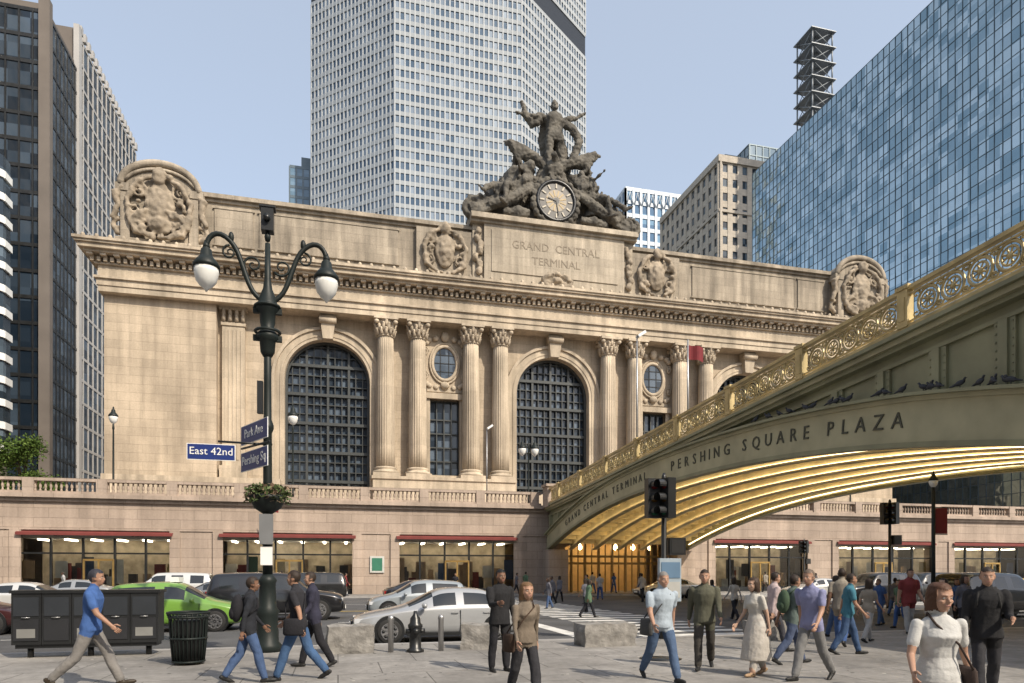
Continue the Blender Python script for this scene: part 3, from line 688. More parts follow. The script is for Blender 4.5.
def person(P,x,y,h,z=0,H=1.75,skin=0,top=(.1,.1,.1),bot=(.03,.03,.04),hair=(.03,.02,.015),shoe=(.02,.02,.02),sleeve='short',vox=.014,skirtc=None,bag=None,shorts=False,name=None,fold=1.0):
    mb,segs,HM,hands,T0,hz=figure(P)
    co,no,fc=remesh(mb,vox,2)
    f4=np.array([f[:4] if len(f)>=4 else (*f,f[-1]) for f in fc]); cen=co[f4].mean(axis=1)
    lab=seglab(cen,segs); names=[s[0] for s in segs]
    HI=np.array(HM.inverted()); hl=(np.c_[cen,np.ones(len(cen))]@HI.T)[:,:3]
    mp={'torso':0,'hip':1,'leg':1,'leg2':2 if (shorts or P.get('skirt')) else 1,'shoe':4,'neck':2,'head':2,'hand':2,'hair':3,'skirt':5,'up1':0,'up2':0 if sleeve!='none' else 2,'fore':0 if sleeve=='long' else 2}
    if sleeve=='short': mp['up2']=2
    mats=np.array([mp[names[i]] for i in lab])
    ish=np.array([names[i] in('head','hair') for i in lab])
    hairf=ish&((hl[:,2]>.064)|((hl[:,1]<.015)&(hl[:,2]>.0))|((hl[:,1]<-.035)&(hl[:,2]>-.085)))
    if P.get('long'):
        mats[ish]=2
        hairf=ish&((hl[:,2]>.070)|(hl[:,1]<.030)|((np.abs(hl[:,0])>.066)&(hl[:,1]<.06)))
    mats[hairf]=3
    hv=np.unique(f4[mats==3]); cv=np.unique(f4[(mats==0)|(mats==1)|(mats==5)])
    if len(hv):
        for i in hv: co[i]+=no[i]*(.009+.004*noise.noise(V(co[i])*45))
    for i in cv:
        p=V(co[i]); n1=noise.noise(V((p.x*9,p.y*9,p.z*4+x*3))); n2=noise.noise(V((p.x*24+p.z*9,p.y*22+y,p.z*9-p.x*9)))
        co[i]+=no[i]*((n1*.010+n2*.006)*fold+.003)
    b=MB(); b.add(co.tolist(),fc,0,True); b.m=mats.tolist()
    fingers(b,hands,2)
    H3=HM.to_3x3()
    for sx in(-1,1):
        b.ell(HM@V((sx*.031,.0745,.002)),.014,.010,.008,H3,8,6,6); b.ell(HM@V((sx*.031,.0805,.002)),.006,.005,.006,H3,8,6,7)
        b.cap(HM@V((sx*.016,.091,.024)),HM@V((sx*.046,.078,.026)),.0035,.003,5,3)
    b.cap(HM@V((-.02,.088,-.063)),HM@V((.02,.088,-.063)),.005,.005,6,8)
    if bag:
        kind,bc=bag
        if kind=='back':
            M=T0@Matrix.Translation((0,-.19,.32)); st=len(b.v); b.ell((0,0,0),.15,.10,.23,None,14,10,9); b.ell((0,-.06,-.08),.11,.06,.11,None,10,8,9); b.xf(M,st)
            for sx in(-1,1): b.tube([T0@V((sx*.09,-.12,.48)),T0@V((sx*.10,-.02,.575)),T0@V((sx*.11,.10,.5)),T0@V((sx*.13,.12,.36)),T0@V((sx*.15,-.02,.22))],.018,6,9)
        else:
            sd=1 if kind=='right' else -1
            M=Matrix.Translation((sd*.25,-.02,hz-.02)); st=len(b.v); b.loft([((0,0,-.13),(.05,0,0),(0,.16,0)),((0,0,-.10),(.065,0,0),(0,.18,0)),((0,0,.1),(.05,0,0),(0,.17,0)),((0,0,.13),(.02,0,0),(0,.15,0))],14,9); b.xf(M,st)
            b.tube([(sd*.25,.12,hz+.08),T0@V((sd*.10,.145,.33)),T0@V((-sd*.08,.115,.50)),T0@V((-sd*.10,0,.585)),T0@V((-sd*.06,-.125,.46)),T0@V((sd*.1,-.145,.28)),(sd*.25,-.12,hz+.08)],.010,6,9)
    sc_=H/(hz+.725+.125); b.xf(Matrix.Scale(sc_,4))
    fem=P.get('fem',0)
    return b.obj(name or ('walking_woman' if fem else 'walking_man'),[cm(top),cm(bot),cm(SK[skin],'skin'),cm(hair,'hair'),cm(shoe,'shoe'),cm(skirtc or bot),M_eye,M_iris,M_lip,cm(bag[1] if bag else (.02,.02,.02))],None,(x,y,z),-RD(h))
def walk(ph=1,st=26,**k):
    a,b_=(st,6,2),(-st*.75,st*.9,2)
    q_=st/26
    c,d_=(-22*q_,7,12,0),(24*q_,7,26,0)
    P={'legs':[a,b_] if ph>0 else [b_,a],'arms':[c,d_] if ph>0 else [d_,c],'lean':4}
    P.update(k); return P
def stand(**k):
    P={'legs':[(3,4,4),(-3,2,4)],'arms':[(-2,8,14,-2),(4,8,20,-4)],'lean':1}; P.update(k); return P

# ---------------------------------------------------------------- statue group
S=empty('clock_statue_group')
g=MB()
def addfig(P,s_,M):
    mb=figure(P)[0]; mb.xf(M@Matrix.Scale(s_,4)); g.add(mb.v,mb.f)
SYc=73.6
RZ=Matrix.Rotation(math.pi,4,'Z')
addfig({'w':1.2,'legs':[(-8,14,8),(10,8,6)],'arms':[(10,108,5,22),(25,78,20,25)],'lean':-3,'nod':-4},5.2,Matrix.Translation((C+.3,SYc-.2,45.7))@RZ)
g.loft([((C+.6,SYc+.9,45.5),(1.9,0,0),(0,.8,0)),((C+.9,SYc+1.1,48.5),(1.8,0,.3),(0,.6,0)),((C+.2,SYc+1.0,51.5),(1.5,0,.5),(0,.5,0)),((C-.5,SYc+.6,53.3),(.6,0,.4),(0,.3,0))],14)
g.tube([(C-1.2,SYc,52.6),(C-2.2,SYc+.2,52.0),(C-3.1,SYc,53),(C-3.5,SYc-.1,54.3)],[.5,.5,.4,.25],8)
g.tube([(C+1.3,SYc,52.6),(C+2.5,SYc,52.2),(C+3.3,SYc,50.9),(C+2.8,SYc,49.2),(C+1.8,SYc,47.8)],[.35,.5,.5,.45,.35],8)
for s in(-1,1):
    for k in range(9):
        t=k/8
        P=[(C+s*.8,SYc-.2+.08*k,47.0+.15*k),(C+s*(2.4+.2*k),SYc-.6,48.2+.35*t-.09*k),(C+s*(4.2+.8*(1-t)),SYc-.6,49.2-t*1.7),(C+s*(5.7-.3*k),SYc-.3,49.3-t*2.6)]
        g.tube(P,[.5,.45,.36,.12],7)
g.ell((C,SYc-.9,46.6),1.1,.9,1.2); g.cap((C,SYc-1.4,47.4),(C-.3,SYc-2.0,47.7),.5,.32)
addfig({'w':1.25,'legs':[(70,60,12),(88,35,6)],'arms':[(40,25,50,0),(10,35,20,10)],'lean':-16,'hz':.45},4.5,Matrix.Translation((C-4.9,SYc-.5,42.1))@Matrix.Rotation(math.pi+RD(-55),4,'Z'))
addfig({'w':1.2,'fem':1,'skirt':.5,'legs':[(88,35,6),(72,60,10)],'arms':[(15,35,20,10),(45,20,55,0)],'lean':-14,'hz':.45},4.5,Matrix.Translation((C+4.9,SYc-.5,42.1))@Matrix.Rotation(math.pi+RD(55),4,'Z'))
for s in(-1,1):
    P=[(C+s*(9.6-6.6*t),SYc-.9,40.8+4.3*(t**1.3)) for t in [i/8 for i in range(9)]]
    g.tube(P,[.8,.7,.65,.6,.6,.6,.6,.6,.55],8); g.tube([(x,y-.5,z-.75) for x,y,z in P[1:]],.3,6)
    spiral(g,C+s*9.1,SYc-.9,41.3,1.1,1.5,s,.45,start=-math.pi/2)
    spiral(g,C+s*3.6,SYc-1.2,45.3,1.0,1.4,-s,.35,start=-math.pi/2)
    g.loft([((C+s*6.3,SYc+.6,40.2),(3.5,0,0),(0,1.6,0)),((C+s*5.8,SYc+.6,42.6),(2.8,0,0),(0,1.3,0)),((C+s*4.6,SYc+.6,44.8),(2.0,0,0),(0,1.1,0)),((C+s*2.9,SYc+.6,47),(1.2,0,0),(0,.8,0))],14)
    g.tube([(C+s*2.5,SYc-1.3,44.2),(C+s*4.2,SYc-1.7,42.9),(C+s*5.8,SYc-1.7,41.9),(C+s*7.6,SYc-1.5,41.4)],[.35,.55,.7,.35],9)
    g.tube([(C+s*3,SYc-1.4,41.2),(C+s*4.4,SYc-1.7,40.9),(C+s*6,SYc-1.6,40.7)],[.35,.6,.4],9)
    for k in range(44):
        t=random.random(); g.ell((C+s*(9.0-6.2*t+random.uniform(-.5,.5)),SYc-random.uniform(.3,1.6),41.2+4.6*t**1.2+random.uniform(-.6,1.0)),random.uniform(.25,.65),random.uniform(.25,.5),random.uniform(.25,.75),nu=8,nv=6)
    for k in range(5):
        g.tube([(C+s*(4.5+k*.9),SYc-.4,44.2-k*.5),(C+s*(5.0+k*.95),SYc-.4,46.0-k*.8)],[.3,.12],6)
g.loft([((C,SYc+.3,40.2),(3.4,0,0),(0,1.5,0)),((C,SYc+.3,43.5),(3.0,0,0),(0,1.4,0)),((C,SYc+.1,45.6),(2.2,0,0),(0,1.1,0)),((C,SYc,46.8),(1.6,0,0),(0,.8,0))],16)
for k in range(22):
    a=2*math.pi*k/22; g.ell((C+2.55*math.cos(a),SYc-1.5,42.7+2.55*math.sin(a)),.42,.4,.42,nu=8,nv=6)
co,no,fc=remesh(g,.085,1)
for i in range(len(co)): 
    p=V(co[i]); co[i]+=no[i]*(noise.noise(p*1.6)*.14+noise.noise(p*4)*.08)
q=MB(); q.add(co.tolist(),fc,0,True); q.obj('sculpture',M_bronze_st,S)
q=MB()
cy=SYc-1.75;cz=42.7
def disc(mb,cx,y0,y1,cz,r,m,n=40):
    mb.prism([(cx+r*math.cos(2*math.pi*i/n),y0,cz+r*math.sin(2*math.pi*i/n)) for i in range(n)],(0,y1-y0,0),m)
disc(q,C,cy,cy+.9,cz,2.15,0); disc(q,C,cy-.03,cy-.01,cz,1.2,1); disc(q,C,cy-.05,cy-.035,cz,.35,2)
q.tube([(C+2.15*math.cos(a),cy-.02,cz+2.15*math.sin(a)) for a in [2*math.pi*i/40 for i in range(40)]],.2,7,2,closed=True)
for k in range(12):
    a=2*math.pi*k/12; M=Matrix.Translation((C+1.62*math.sin(a),cy-.05,cz+1.62*math.cos(a)))@Matrix.Rotation(a,4,'Y'); q.mbox(M,.16,.06,.5,3)
for a,L,ww in((RD(285),1.0,.13),(RD(170),1.55,.09)):
    M=Matrix.Translation((C+L/2*math.sin(a),cy-.1,cz+L/2*math.cos(a)))@Matrix.Rotation(a,4,'Y'); q.mbox(M,ww,.04,L,2)
for k in range(12):
    a=2*math.pi*k/12+.26; M=Matrix.Translation((C+.8*math.sin(a),cy-.045,cz+.8*math.cos(a)))@Matrix.Rotation(a,4,'Y'); q.mbox(M,.14,.03,.7,4)
q.obj('clock_face',[simple('clock_blue',(.06,.055,.05),.4),simple('clock_glass',(.24,.20,.15),.4),M_black,simple('clock_numeral',(.5,.45,.36)),simple('clock_gold',(.38,.28,.13),.5)],S,fix=True)

# ---------------------------------------------------------------- street level podium and terrace
D=empty('terrace_podium')
q=MB();TY=55
L_open=[(-21.9,-11.65),(-8.7,1.45),(4.4,14.5),(32.5,42.8),(45.5,57.0),(59,70),(-36,-25)]
CE=(18.2,28.5)
allo=sorted(L_open+[CE])
x=-60
for a,b in allo:
    q.box(x,a,TY,TY+1.2,0,4.7); x=b
q.box(x,120,TY,TY+1.2,0,4.7)
q.box(-60,120,TY,TY+1.2,4.7,7.0)
for z0,z1,e in((4.75,4.95,.08),(6.75,7.0,.2),(7.0,7.3,.45)): q.box(-60,120,TY-e,TY+1.0,z0,z1)
for a,b in allo:
    for xx in(a,b): q.box(xx-.35,xx+.35,TY-.14,TY-.001,0,4.74)
q.box(-60,120,TY+1,73,6.7,7.05); q.box(-60,120,TY+9,TY+9.3,0,6.7)
q.obj('granite_walls',M_gran,D)
q=MB()
prof=[(.085,0),(.085,.08),(.05,.14),(.095,.3),(.10,.38),(.045,.62),(.08,.68),(.085,.72)]
x=-58
while x<118:
    if not 16.3<x<30.5:
        if int((x+58)/4.6)!=int((x+58-.33)/4.6): q.box(x-.35,x+.35,TY-.32,TY+.32,7.3,8.4)
        else: q.lathe((x,TY,7.48),prof,6)
    x+=.33
for a,b in((-60,16.5),(30.2,120)): q.box(a,b,TY-.22,TY+.22,7.3,7.48); q.box(a,b,TY-.26,TY+.26,8.2,8.42)
q.obj('balustrade',M_gran,D)
fr=MB();gl=MB();it=MB()
M_int=simple('shop_interior',(.55,.46,.34),.8,var=.35,vs=1.5)
for a,b in L_open:
    wd=b-a; n=5
    fr.box(a,b,TY+.25,TY+.75,4.2,4.7,0)
    for i in range(n+1):
        xx=a+wd*i/n; fr.box(max(a,xx-.07),min(b,xx+.07),TY+.3,TY+.5,0,4.2,1)
    for zz in(.35,3.1): fr.box(a,b,TY+.32,TY+.48,zz-.06,zz+.06,1)
    fr.box(a,b,TY+.3,TY+.5,0,.35,1)
    xm=a+wd*.5
    for k in(-.95,0,.95): fr.box(xm+k-.06,xm+k+.06,TY+.2,TY+.31,0,2.6,2)
    fr.box(xm-1,xm+1,TY+.2,TY+.31,2.55,2.7,2)
    for k in(-.12,.12): fr.box(xm+k-.02,xm+k+.02,TY+.1,TY+.2,.9,1.5,2)
    gl.quad((a,TY+.4,.3),(b,TY+.4,.3),(b,TY+.4,4.2),(a,TY+.4,4.2))
    fr.prism([(a+.1,TY-.35,4.55),(a+.1,TY+.2,4.72),(a+.1,TY+.2,4.66),(a+.1,TY-.35,4.49)],(wd-.2,0,0),3); fr.box(a+.1,b-.1,TY-.37,TY-.34,4.36,4.54,3)
    textmesh(random.choice(('MARKET','CAFE','BOOKS')),.28,.01,SOUTH((a+wd*.25,TY+.235,4.4)),fr,1); textmesh(random.choice(('KITCHEN','BAKERY','SHOES')),.28,.01,SOUTH((a+wd*.75,TY+.235,4.4)),fr,1)
    it.box(a,b,TY+4.5,TY+4.7,0,4.7,0); it.box(a,b,TY+1.3,TY+4.5,4.2,4.3,1)
    for k in range(6):
        xx=a+.8+k*(wd-1.6)/5
        it.box(xx-.10,xx+.10,TY+1.7,TY+3.9,4.08,4.18,2)
    for k in range(22):
        xx=random.uniform(a+.4,b-.4); yy=random.uniform(TY+1,TY+4); hh=random.uniform(.6,2.5); it.box(xx-random.uniform(.12,.45),xx+random.uniform(.12,.45),yy,yy+.4,0,hh,random.choice((7,3,8,9,0,9)))
    for k in range(6):
        xx=a+.5+k*(wd-1)/5+random.uniform(-.2,.2)
        if random.random()<.6: it.box(xx-.4,xx+.4,TY+.9,TY+.94,random.uniform(.8,1.6),random.uniform(2.2,3.0),random.choice((7,9,8,4,5,6,9)))
fr.obj('shopfront_frames',[simple('fascia_board',(.30,.28,.24),.6),M_darkmet,M_brass,M_maroon],D)
gl.obj('shop_windows',M_shopglass,D)
it.obj('shop_interiors',[M_int,M_wpaint,M_shopl,M_maroon,simple('display_blue',(.05,.08,.15)),simple('display_green',(.05,.10,.06)),simple('display_yellow',(.35,.26,.1)),simple('display_white',(.5,.48,.44)),simple('display_dark',(.06,.05,.045)),simple('display_tan',(.3,.2,.12))],D)
q=MB()
a,b=CE;cx=(a+b)/2
for i in range(16):
    t0=math.pi*i/16;t1=math.pi*(i+1)/16;hw=(b-a)/2
    p0=(cx-hw*math.cos(t0),3.3+1.3*math.sin(t0));p1=(cx-hw*math.cos(t1),3.3+1.3*math.sin(t1))
    q.quad((p0[0],TY-.02,p0[1]),(p1[0],TY-.02,p1[1]),(p1[0],TY-.02,4.72),(p0[0],TY-.02,4.72),0)
for i in range(9):
    xx=a+.1+(b-a-.2)*i/8; q.box(xx-.09,xx+.09,TY+.9,TY+1.15,0,4.5,1)
for zz in(2.5,3.1): q.box(a,b,TY+.92,TY+1.12,zz-.1,zz+.1,1)
for i in range(17):
    xx=a+.1+(b-a-.2)*i/16; q.box(xx-.035,xx+.035,TY+.95,TY+1.1,0,4.6,1)
q.box(a,b,TY+5,TY+5.2,0,4.7,2); q.box(a,b,TY+1.2,TY+5,4.5,4.6,2)
for i in range(6): q.lathe((a+1+i*1.7,TY+2.5,3.9),[(.02,-.2),(.18,-.1),(.22,.1),(.1,.3),(.02,.5)],10,3)
for i in range(5): q.box(a+1.2+i*1.9,a+1.9+i*1.9,TY+3.2,TY+4.2,4.42,4.49,3)
q.obj('entrance',[M_gran,simple('bronze_door',(.28,.19,.08),.4,.5),simple('entrance_interior',(.6,.42,.2),.7),M_warm],D)
g=MB(); g.box(2.45,3.55,TY-.12,TY-.01,1.7,3.0,0); g.box(2.6,3.4,TY-.14,TY-.12,1.85,2.85,1); g.obj('wall_map_sign',[simple('sign_frame',(.5,.5,.47)),simple('sign_green',(.03,.16,.10))])

# ---------------------------------------------------------------- viaduct
Bd=empty('steel_arch_viaduct')
X0,X1=16.9,29.8
rail=lambda y:8.5+(55-y)*.05
zb=lambda y:6.5-3.0*(abs(y-31)/24)**2.2
zt=lambda y:zb(y)+1.45-.25*max(0,(abs(y-31)-14)/10)
def strip(mb,y0,y1,f0,f1,xa,xb,n=40,m=0):
    for i in range(n):
        a=y0+(y1-y0)*i/n;b=y0+(y1-y0)*(i+1)/n
        vs=[(xa,a,f0(a)),(xb,a,f0(a)),(xb,b,f0(b)),(xa,b,f0(b)),(xa,a,f1(a)),(xb,a,f1(a)),(xb,b,f1(b)),(xa,b,f1(b))]
        fs=[(0,3,2,1),(4,5,6,7),(3,0,4,7),(1,2,6,5)]
        if i==0: fs.append((0,1,5,4))
        if i==n-1: fs.append((2,3,7,6))
        mb.add(vs,fs,m)
Ya,Yb=7.2,54.7
q=MB()
for sgn,xf in((1,X0),(-1,X1)):
    S_=lambda f0,f1,o0,o1,m=0: strip(q,Ya,Yb,f0,f1,*(sorted((xf+sgn*o0,xf+sgn*o1))),48,m)
    S_(zb,zt,.05,.35,1)
    S_(lambda y:zb(y)-.06,lambda y:zb(y)+.10,-.05,.4,0); S_(lambda y:zt(y)-.1,lambda y:zt(y)+.04,-.02,.4,1); S_(lambda y:zt(y)+.04,lambda y:zt(y)+.14,-.22,.5,0)
    S_(lambda y:zb(y)+.1,lambda y:zb(y)+.2,.02,.3,1)
    S_(lambda y:zt(y)+.1,lambda y:rail(y)-1.7,.3,.42,0)
    S_(lambda y:rail(y)-1.72,lambda y:rail(y)-1.58,.0,.5,0); S_(lambda y:rail(y)-1.58,lambda y:rail(y)-1.42,-.15,.5,1); S_(lambda y:rail(y)-1.42,lambda y:rail(y)-1.3,-.3,.6,0)
    S_(lambda y:rail(y)-2.1,lambda y:rail(y)-1.98,.18,.35,0)
    y=8.0;k=0
    while y<54.4:
        z0,z1=zt(y)+.14,rail(y)-2.1
        if z1-z0>.25:
            xs=sorted((xf+sgn*.12,xf+sgn*.30)); q.box(*xs,y-.13,y+.13,z0,z1,0); xs=sorted((xf+sgn*.2,xf+sgn*.301)); q.box(*xs,y-.3,y+.3,z0,z1,0)
            zz=z0+.12
            while zz<z1-.05:
                for oy in(-.24,.24): q.ell((xf+sgn*.195,y+oy,zz),.03,.03,.03,nu=5,nv=4)
                zz+=.22
        y+=2.1
q.obj('arch_girders',[M_green,M_greenL],Bd)
q=MB()
strip(q,Ya,Yb,lambda y:rail(y)-1.7,lambda y:rail(y)-1.35,X0+.5,X1-.5,40)
q.obj('deck',M_asph,Bd)
q=MB(); ql=MB()
strip(q,Ya,Yb,lambda y:zt(y)-.5,lambda y:zt(y)-.42,X0+.36,X1-.36,48)
NR=6
for i in range(1,NR):
    xx=X0+(X1-X0)*i/NR
    strip(q,Ya,Yb,lambda y:zb(y)+.12,lambda y:zt(y)-.5,xx-.04,xx+.04,48); strip(q,Ya,Yb,lambda y:zb(y)+.05,lambda y:zb(y)+.12,xx-.20,xx+.20,48)
    for sx in(-1,1): strip(ql,9,53.5,lambda y:zb(y)+.125,lambda y:zb(y)+.15,*sorted((xx+sx*.07,xx+sx*.13)),40)
for xe in(X0+.36,X1-.42): strip(ql,9,53.5,lambda y:zb(y)+.21,lambda y:zb(y)+.24,xe,xe+.06,40)
y=8
while y<54.5:
    q.box(X0+.36,X1-.36,y-.05,y+.05,zt(y)-.80,zt(y)-.5); y+=1.1
q.obj('soffit',M_soff,Bd)
ql.obj('added_vault_strips',M_soffl,Bd)  # added glowing strips, standing in for the vault's actual fixtures
q=MB()
q.box(X0-.2,X0+1.5,53.4,TY-.02,0,3.6); q.box(X1-1.5,X1+.2,53.4,TY-.02,0,3.6); 
q.box(X0-.35,X0+1.1,53.2,TY-.47,7.1,8.75); q.box(X0-.5,X0+1.2,53.05,TY-.5,8.75,8.95)
q.box(X1-1.1,X1+.35,53.2,TY-.47,7.1,8.75)
q.box(X0,X1,-40,7.2,0,8.9); 
q.obj('granite_abutments',M_gran,Bd)
q=MB()
for sgn,xf in((1,X0-.12),(-1,X1+.12)):
    strip(q,Ya,53.2,lambda y:rail(y)-.12,lambda y:rail(y),xf-.11,xf+.11,30); strip(q,Ya,53.2,lambda y:rail(y)-1.25,lambda y:rail(y)-1.15,xf-.08,xf+.08,30)
    strip(q,Ya,53.2,lambda y:rail(y)-.27,lambda y:rail(y)-.22,xf-.04,xf+.04,30); strip(q,Ya,53.2,lambda y:rail(y)-1.08,lambda y:rail(y)-1.04,xf-.04,xf+.04,30)
    y=7.6;k=0
    while y<53:
        zc=rail(y)-.65
        if k%6==0:
            q.box(xf-.12,xf+.12,y-.2,y+.2,zc-.55,zc+.56); q.box(xf-.15,xf+.15,y-.25,y+.25,zc+.6,zc+.72)
            q.box(xf-.14,xf+.14,y-.1,y+.1,zc-.35,zc+.35)
            y+=.62
        else:
            n=18 if y<35 else 12
            ring=lambda r,oy=0,oz=0:[(xf,y+oy+r*math.cos(2*math.pi*i/n),zc+oz+r*math.sin(2*math.pi*i/n)) for i in range(n)]
            q.tube(ring(.36),.05,4,closed=True); q.tube(ring(.24),.034,4,closed=True); q.ell((xf,y,zc),.05,.10,.10,nu=6,nv=4)
            for a in range(8):
                an=a*math.pi/4+.39; q.cyl((xf,y+.08*math.cos(an),zc+.08*math.sin(an)),(xf,y+.24*math.cos(an),zc+.24*math.sin(an)),.03,n=4)
            for sy in(-1,1):
                for sz in(-1,1):
                    P=[(xf,y+sy*(.42-.13*math.cos(t)*(1-t/9)),zc+sz*(.29+.10*math.sin(t)*(1-t/9))) for t in [i*.7 for i in range(9)]]
                    q.tube(P,.032,4)
            y+=.84
        k+=1
q.obj('railing',M_gold,Bd)
q=MB()
def archtext(txt,ys,ye,size):
    n=len(txt); adv=[]
    for ch in txt: adv.append({'I':.55,' ':.7,'L':.85,'E':.9,'R':1,'N':1.08,'G':1.1,'Q':1.15,'M':1.2}.get(ch,1.0))
    tot=sum(adv);c=0
    for i,ch in enumerate(txt):
        y=ys+(ye-ys)*((c+adv[i]/2)/tot); c+=adv[i]
        if ch==' ': continue
        z=(zb(y)+zt(y))/2+.05
        M=frameM((0,-1,0),(0,0,1),(-1,0,0),(X0+.035,y,z))@Matrix.Rotation(math.atan((zb(y-.3)-zb(y+.3))/.6),4,'Z')
        textmesh(ch,size,.02,M,q)
archtext('PERSHING SQUARE PLAZA',32.9,17.3,.72); archtext('GRAND CENTRAL TERMINAL',50,35.5,.64)
q.obj('lettering',M_letter,Bd)
q=MB(); rg=random.Random(3)
for k in range(24):
    y=rg.uniform(13.6,25); z=zt(y)+.14; x=X0-.15; a=rg.choice((-1,1)); st=len(q.v)
    q.ell((0,0,.13),.065,.14,.075,Matrix.Rotation(RD(20),3,'X'),8,6); q.cap((0,.08,.18),(0,.12,.25),.035,.03,8); q.cap((0,.145,.25),(0,.175,.245),.012,.004,5); q.cap((0,-.12,.09),(0,-.24,.05),.035,.02,6)
    for sx in(-.02,.02): q.cyl((sx,0,0),(sx,0,.07),.008,n=4)
    q.xf(Matrix.Translation((x,y,z))@Matrix.Rotation(rg.uniform(-.7,.7)+(0 if a>0 else math.pi),4,'Z')@Matrix.Scale(1.0,4),st)
q.obj('pigeon_flock',simple('pigeon_grey',(.04,.042,.05),.7,var=.4,vs=8))

# ---------------------------------------------------------------- street furniture
def lampglobe(mb,x,y,z,s,mi,mg):
    mb.lathe((x,y,z),[(.02*s,-.10*s),(.05*s,-.04*s),(.12*s,0),(.21*s,.12*s),(.255*s,.3*s),(.25*s,.4*s)],16,mg)
    mb.lathe((x,y,z),[(.27*s,.40*s),(.28*s,.46*s),(.2*s,.58*s),(.13*s,.66*s),(.11*s,.8*s),(.05*s,.86*s),(.04*s,1.0*s)],16,mi)
px,py=-1.5,15.9
UP=.98
SL=empty('street_lamp',(px,py,0))
q=MB()
q.lathe((0,0,0),[(.30,0),(.30,.15),(.24,.22),(.22,.8),(.26,.88),(.19,.98),(.17,1.5),(.2,1.56),(.11,1.7)],16)
q.lathe((0,0,1.7),[(.105,0),(.095,2.2),(.09,3.1),(.13,3.2),(.13,3.28),(.085,3.4),(.08,4.2),(.075,5.2+UP)],16)
q.lathe((0,0,5.5+UP),[(.09,0),(.15,.1),(.17,.35),(.24,.4),(.22,.5),(.13,.6),(.16,.75),(.17,.95),(.24,1.02),(.26,1.1),(.2,1.2),(.16,1.35),(.1,1.5),(.07,1.7),(.055,2.5)],16)
for z in(5.85+UP,6.45+UP): q.box(-.30,.30,-.05,.05,z,z+.12)
for z in(6.05,6.6): q.tube([(.26*math.cos(a),.26*math.sin(a),z+UP) for a in[2*math.pi*i/16 for i in range(16)]],.035,5,closed=True)
AX=1.25
for s in(-1,1):
    P=[(s*.08,0,6.7+UP),(s*.34,0,6.9+UP),(s*.5,0,7.4+UP),(s*.66,0,7.9+UP),(s*.98,0,8.15+UP),(s*1.2,0,8.02+UP),(s*AX,0,7.80+UP)]
    Q=[]
    for i in range(len(P)-1):
        for t in(0,.33,.66): Q.append(V(P[i]).lerp(V(P[i+1]),t))
    Q.append(V(P[-1])); 
    for _ in range(3): Q=[Q[0]]+[(Q[i-1]+Q[i]*2+Q[i+1])/4 for i in range(1,len(Q)-1)]+[Q[-1]]
    q.tube(Q,[.055]*len(Q),7)
    spiral(q,s*.30,0,7.5+UP,.2,1.4,s,.028,start=math.pi*1.2); spiral(q,s*.78,0,7.72+UP,.16,1.4,-s,.025,start=math.pi/2)
    q.ell((s*.75,0,8.05+UP),.06,.06,.12); q.lathe((s*AX,0,7.78+UP),[(.05,-.03),(.08,0),(.05,.1)],8)
    lampglobe(q,s*AX,0,6.92+UP,1.0,0,1)
q.lathe((0,0,8.05+UP),[(.05,0),(.07,.1),(.04,.2),(.03,.35)],8)
q.obj('post',[M_polegreen,M_globe],SL)
q=MB(); q.box(-.13,.13,-.12,.12,8.25+UP,8.75+UP); q.cyl((0,-.12,8.5+UP),(0,-.22,8.5+UP),.07,n=10); q.box(-.17,.17,-.14,.14,8.75+UP,8.79+UP)
q.obj('camera_housing',M_black,SL)
q=MB(); q.box(-.14,.14,-.36,-.24,2.35,3.0,0) ; q.box(-.12,.12,-.30,-.14,1.9,2.3,1); q.box(-.20,-.08,-.20,-.08,5.2,5.9,2)
q.obj('notice_boxes',[simple('grey_box',(.16,.165,.17),.5),M_wpaint,M_black],SL)
q=MB(); rg=random.Random(5); bz=3.15
q.lathe((0,0,bz),[(.10,-.12),(.28,0),(.38,.2),(.40,.28)],14,0)
for k in range(800):
    a=rg.uniform(0,6.28);r_=rg.uniform(.12,.50);z=bz+.33+rg.uniform(-.18,.18)-.35*max(0,r_-.34); s_=.045
    M=Matrix.Translation((r_*math.cos(a),r_*math.sin(a),z))@Matrix.Rotation(rg.uniform(0,6.28),4,V((rg.random(),rg.random(),rg.random()+.1)).normalized())
    q.add([M@V((-s_,-s_*.5,0)),M@V((s_,-s_*.5,0)),M@V((s_,s_*.5,0)),M@V((-s_,s_*.5,0))],[(0,1,2,3)],1 if rg.random()<.75 else 2)
q.obj('flower_basket',[M_polegreen,simple('leaf_green',(.07,.10,.03),.7,var=.4,vs=10),simple('flower',(.22,.15,.10),.7)],SL)
def sign(parent,nm,txt,x0,x1,z0,z1,ang,off=(0,0)):
    q=MB(); q.box(x0,x1,-.012,.012,z0,z1,0); q.box(x0-.015,x1+.015,-.008,.008,z0-.015,z1+.015,1)
    textmesh(txt,(z1-z0)*.70,.004,SOUTH(((x0+x1)/2,-.018,(z0+z1)/2+.01)),q,1)
    return q.obj(nm,[M_blue,M_wpaint],parent,(off[0],off[1],0),ang)
sign(SL,'street_name_sign','East 42nd',-1.60,-.66,4.16,4.48,0,off=(0,-.12))
sign(SL,'street_name_sign_a','Park Ave',-.72,.72,4.62,5.02,RD(-62),off=(-.28,-.0))
sign(SL,'street_name_sign_b','Pershing Sq',-.72,.72,4.02,4.42,RD(-62),off=(-.28,-.0))
q=MB(); q.cyl((-1.0,-.1,4.56),(.1,-.0,4.56),.025,n=6); q.cyl((-.6,.5,4.52),(.1,-.6,4.52),.025,n=6); q.obj('sign_brackets',M_black,SL)

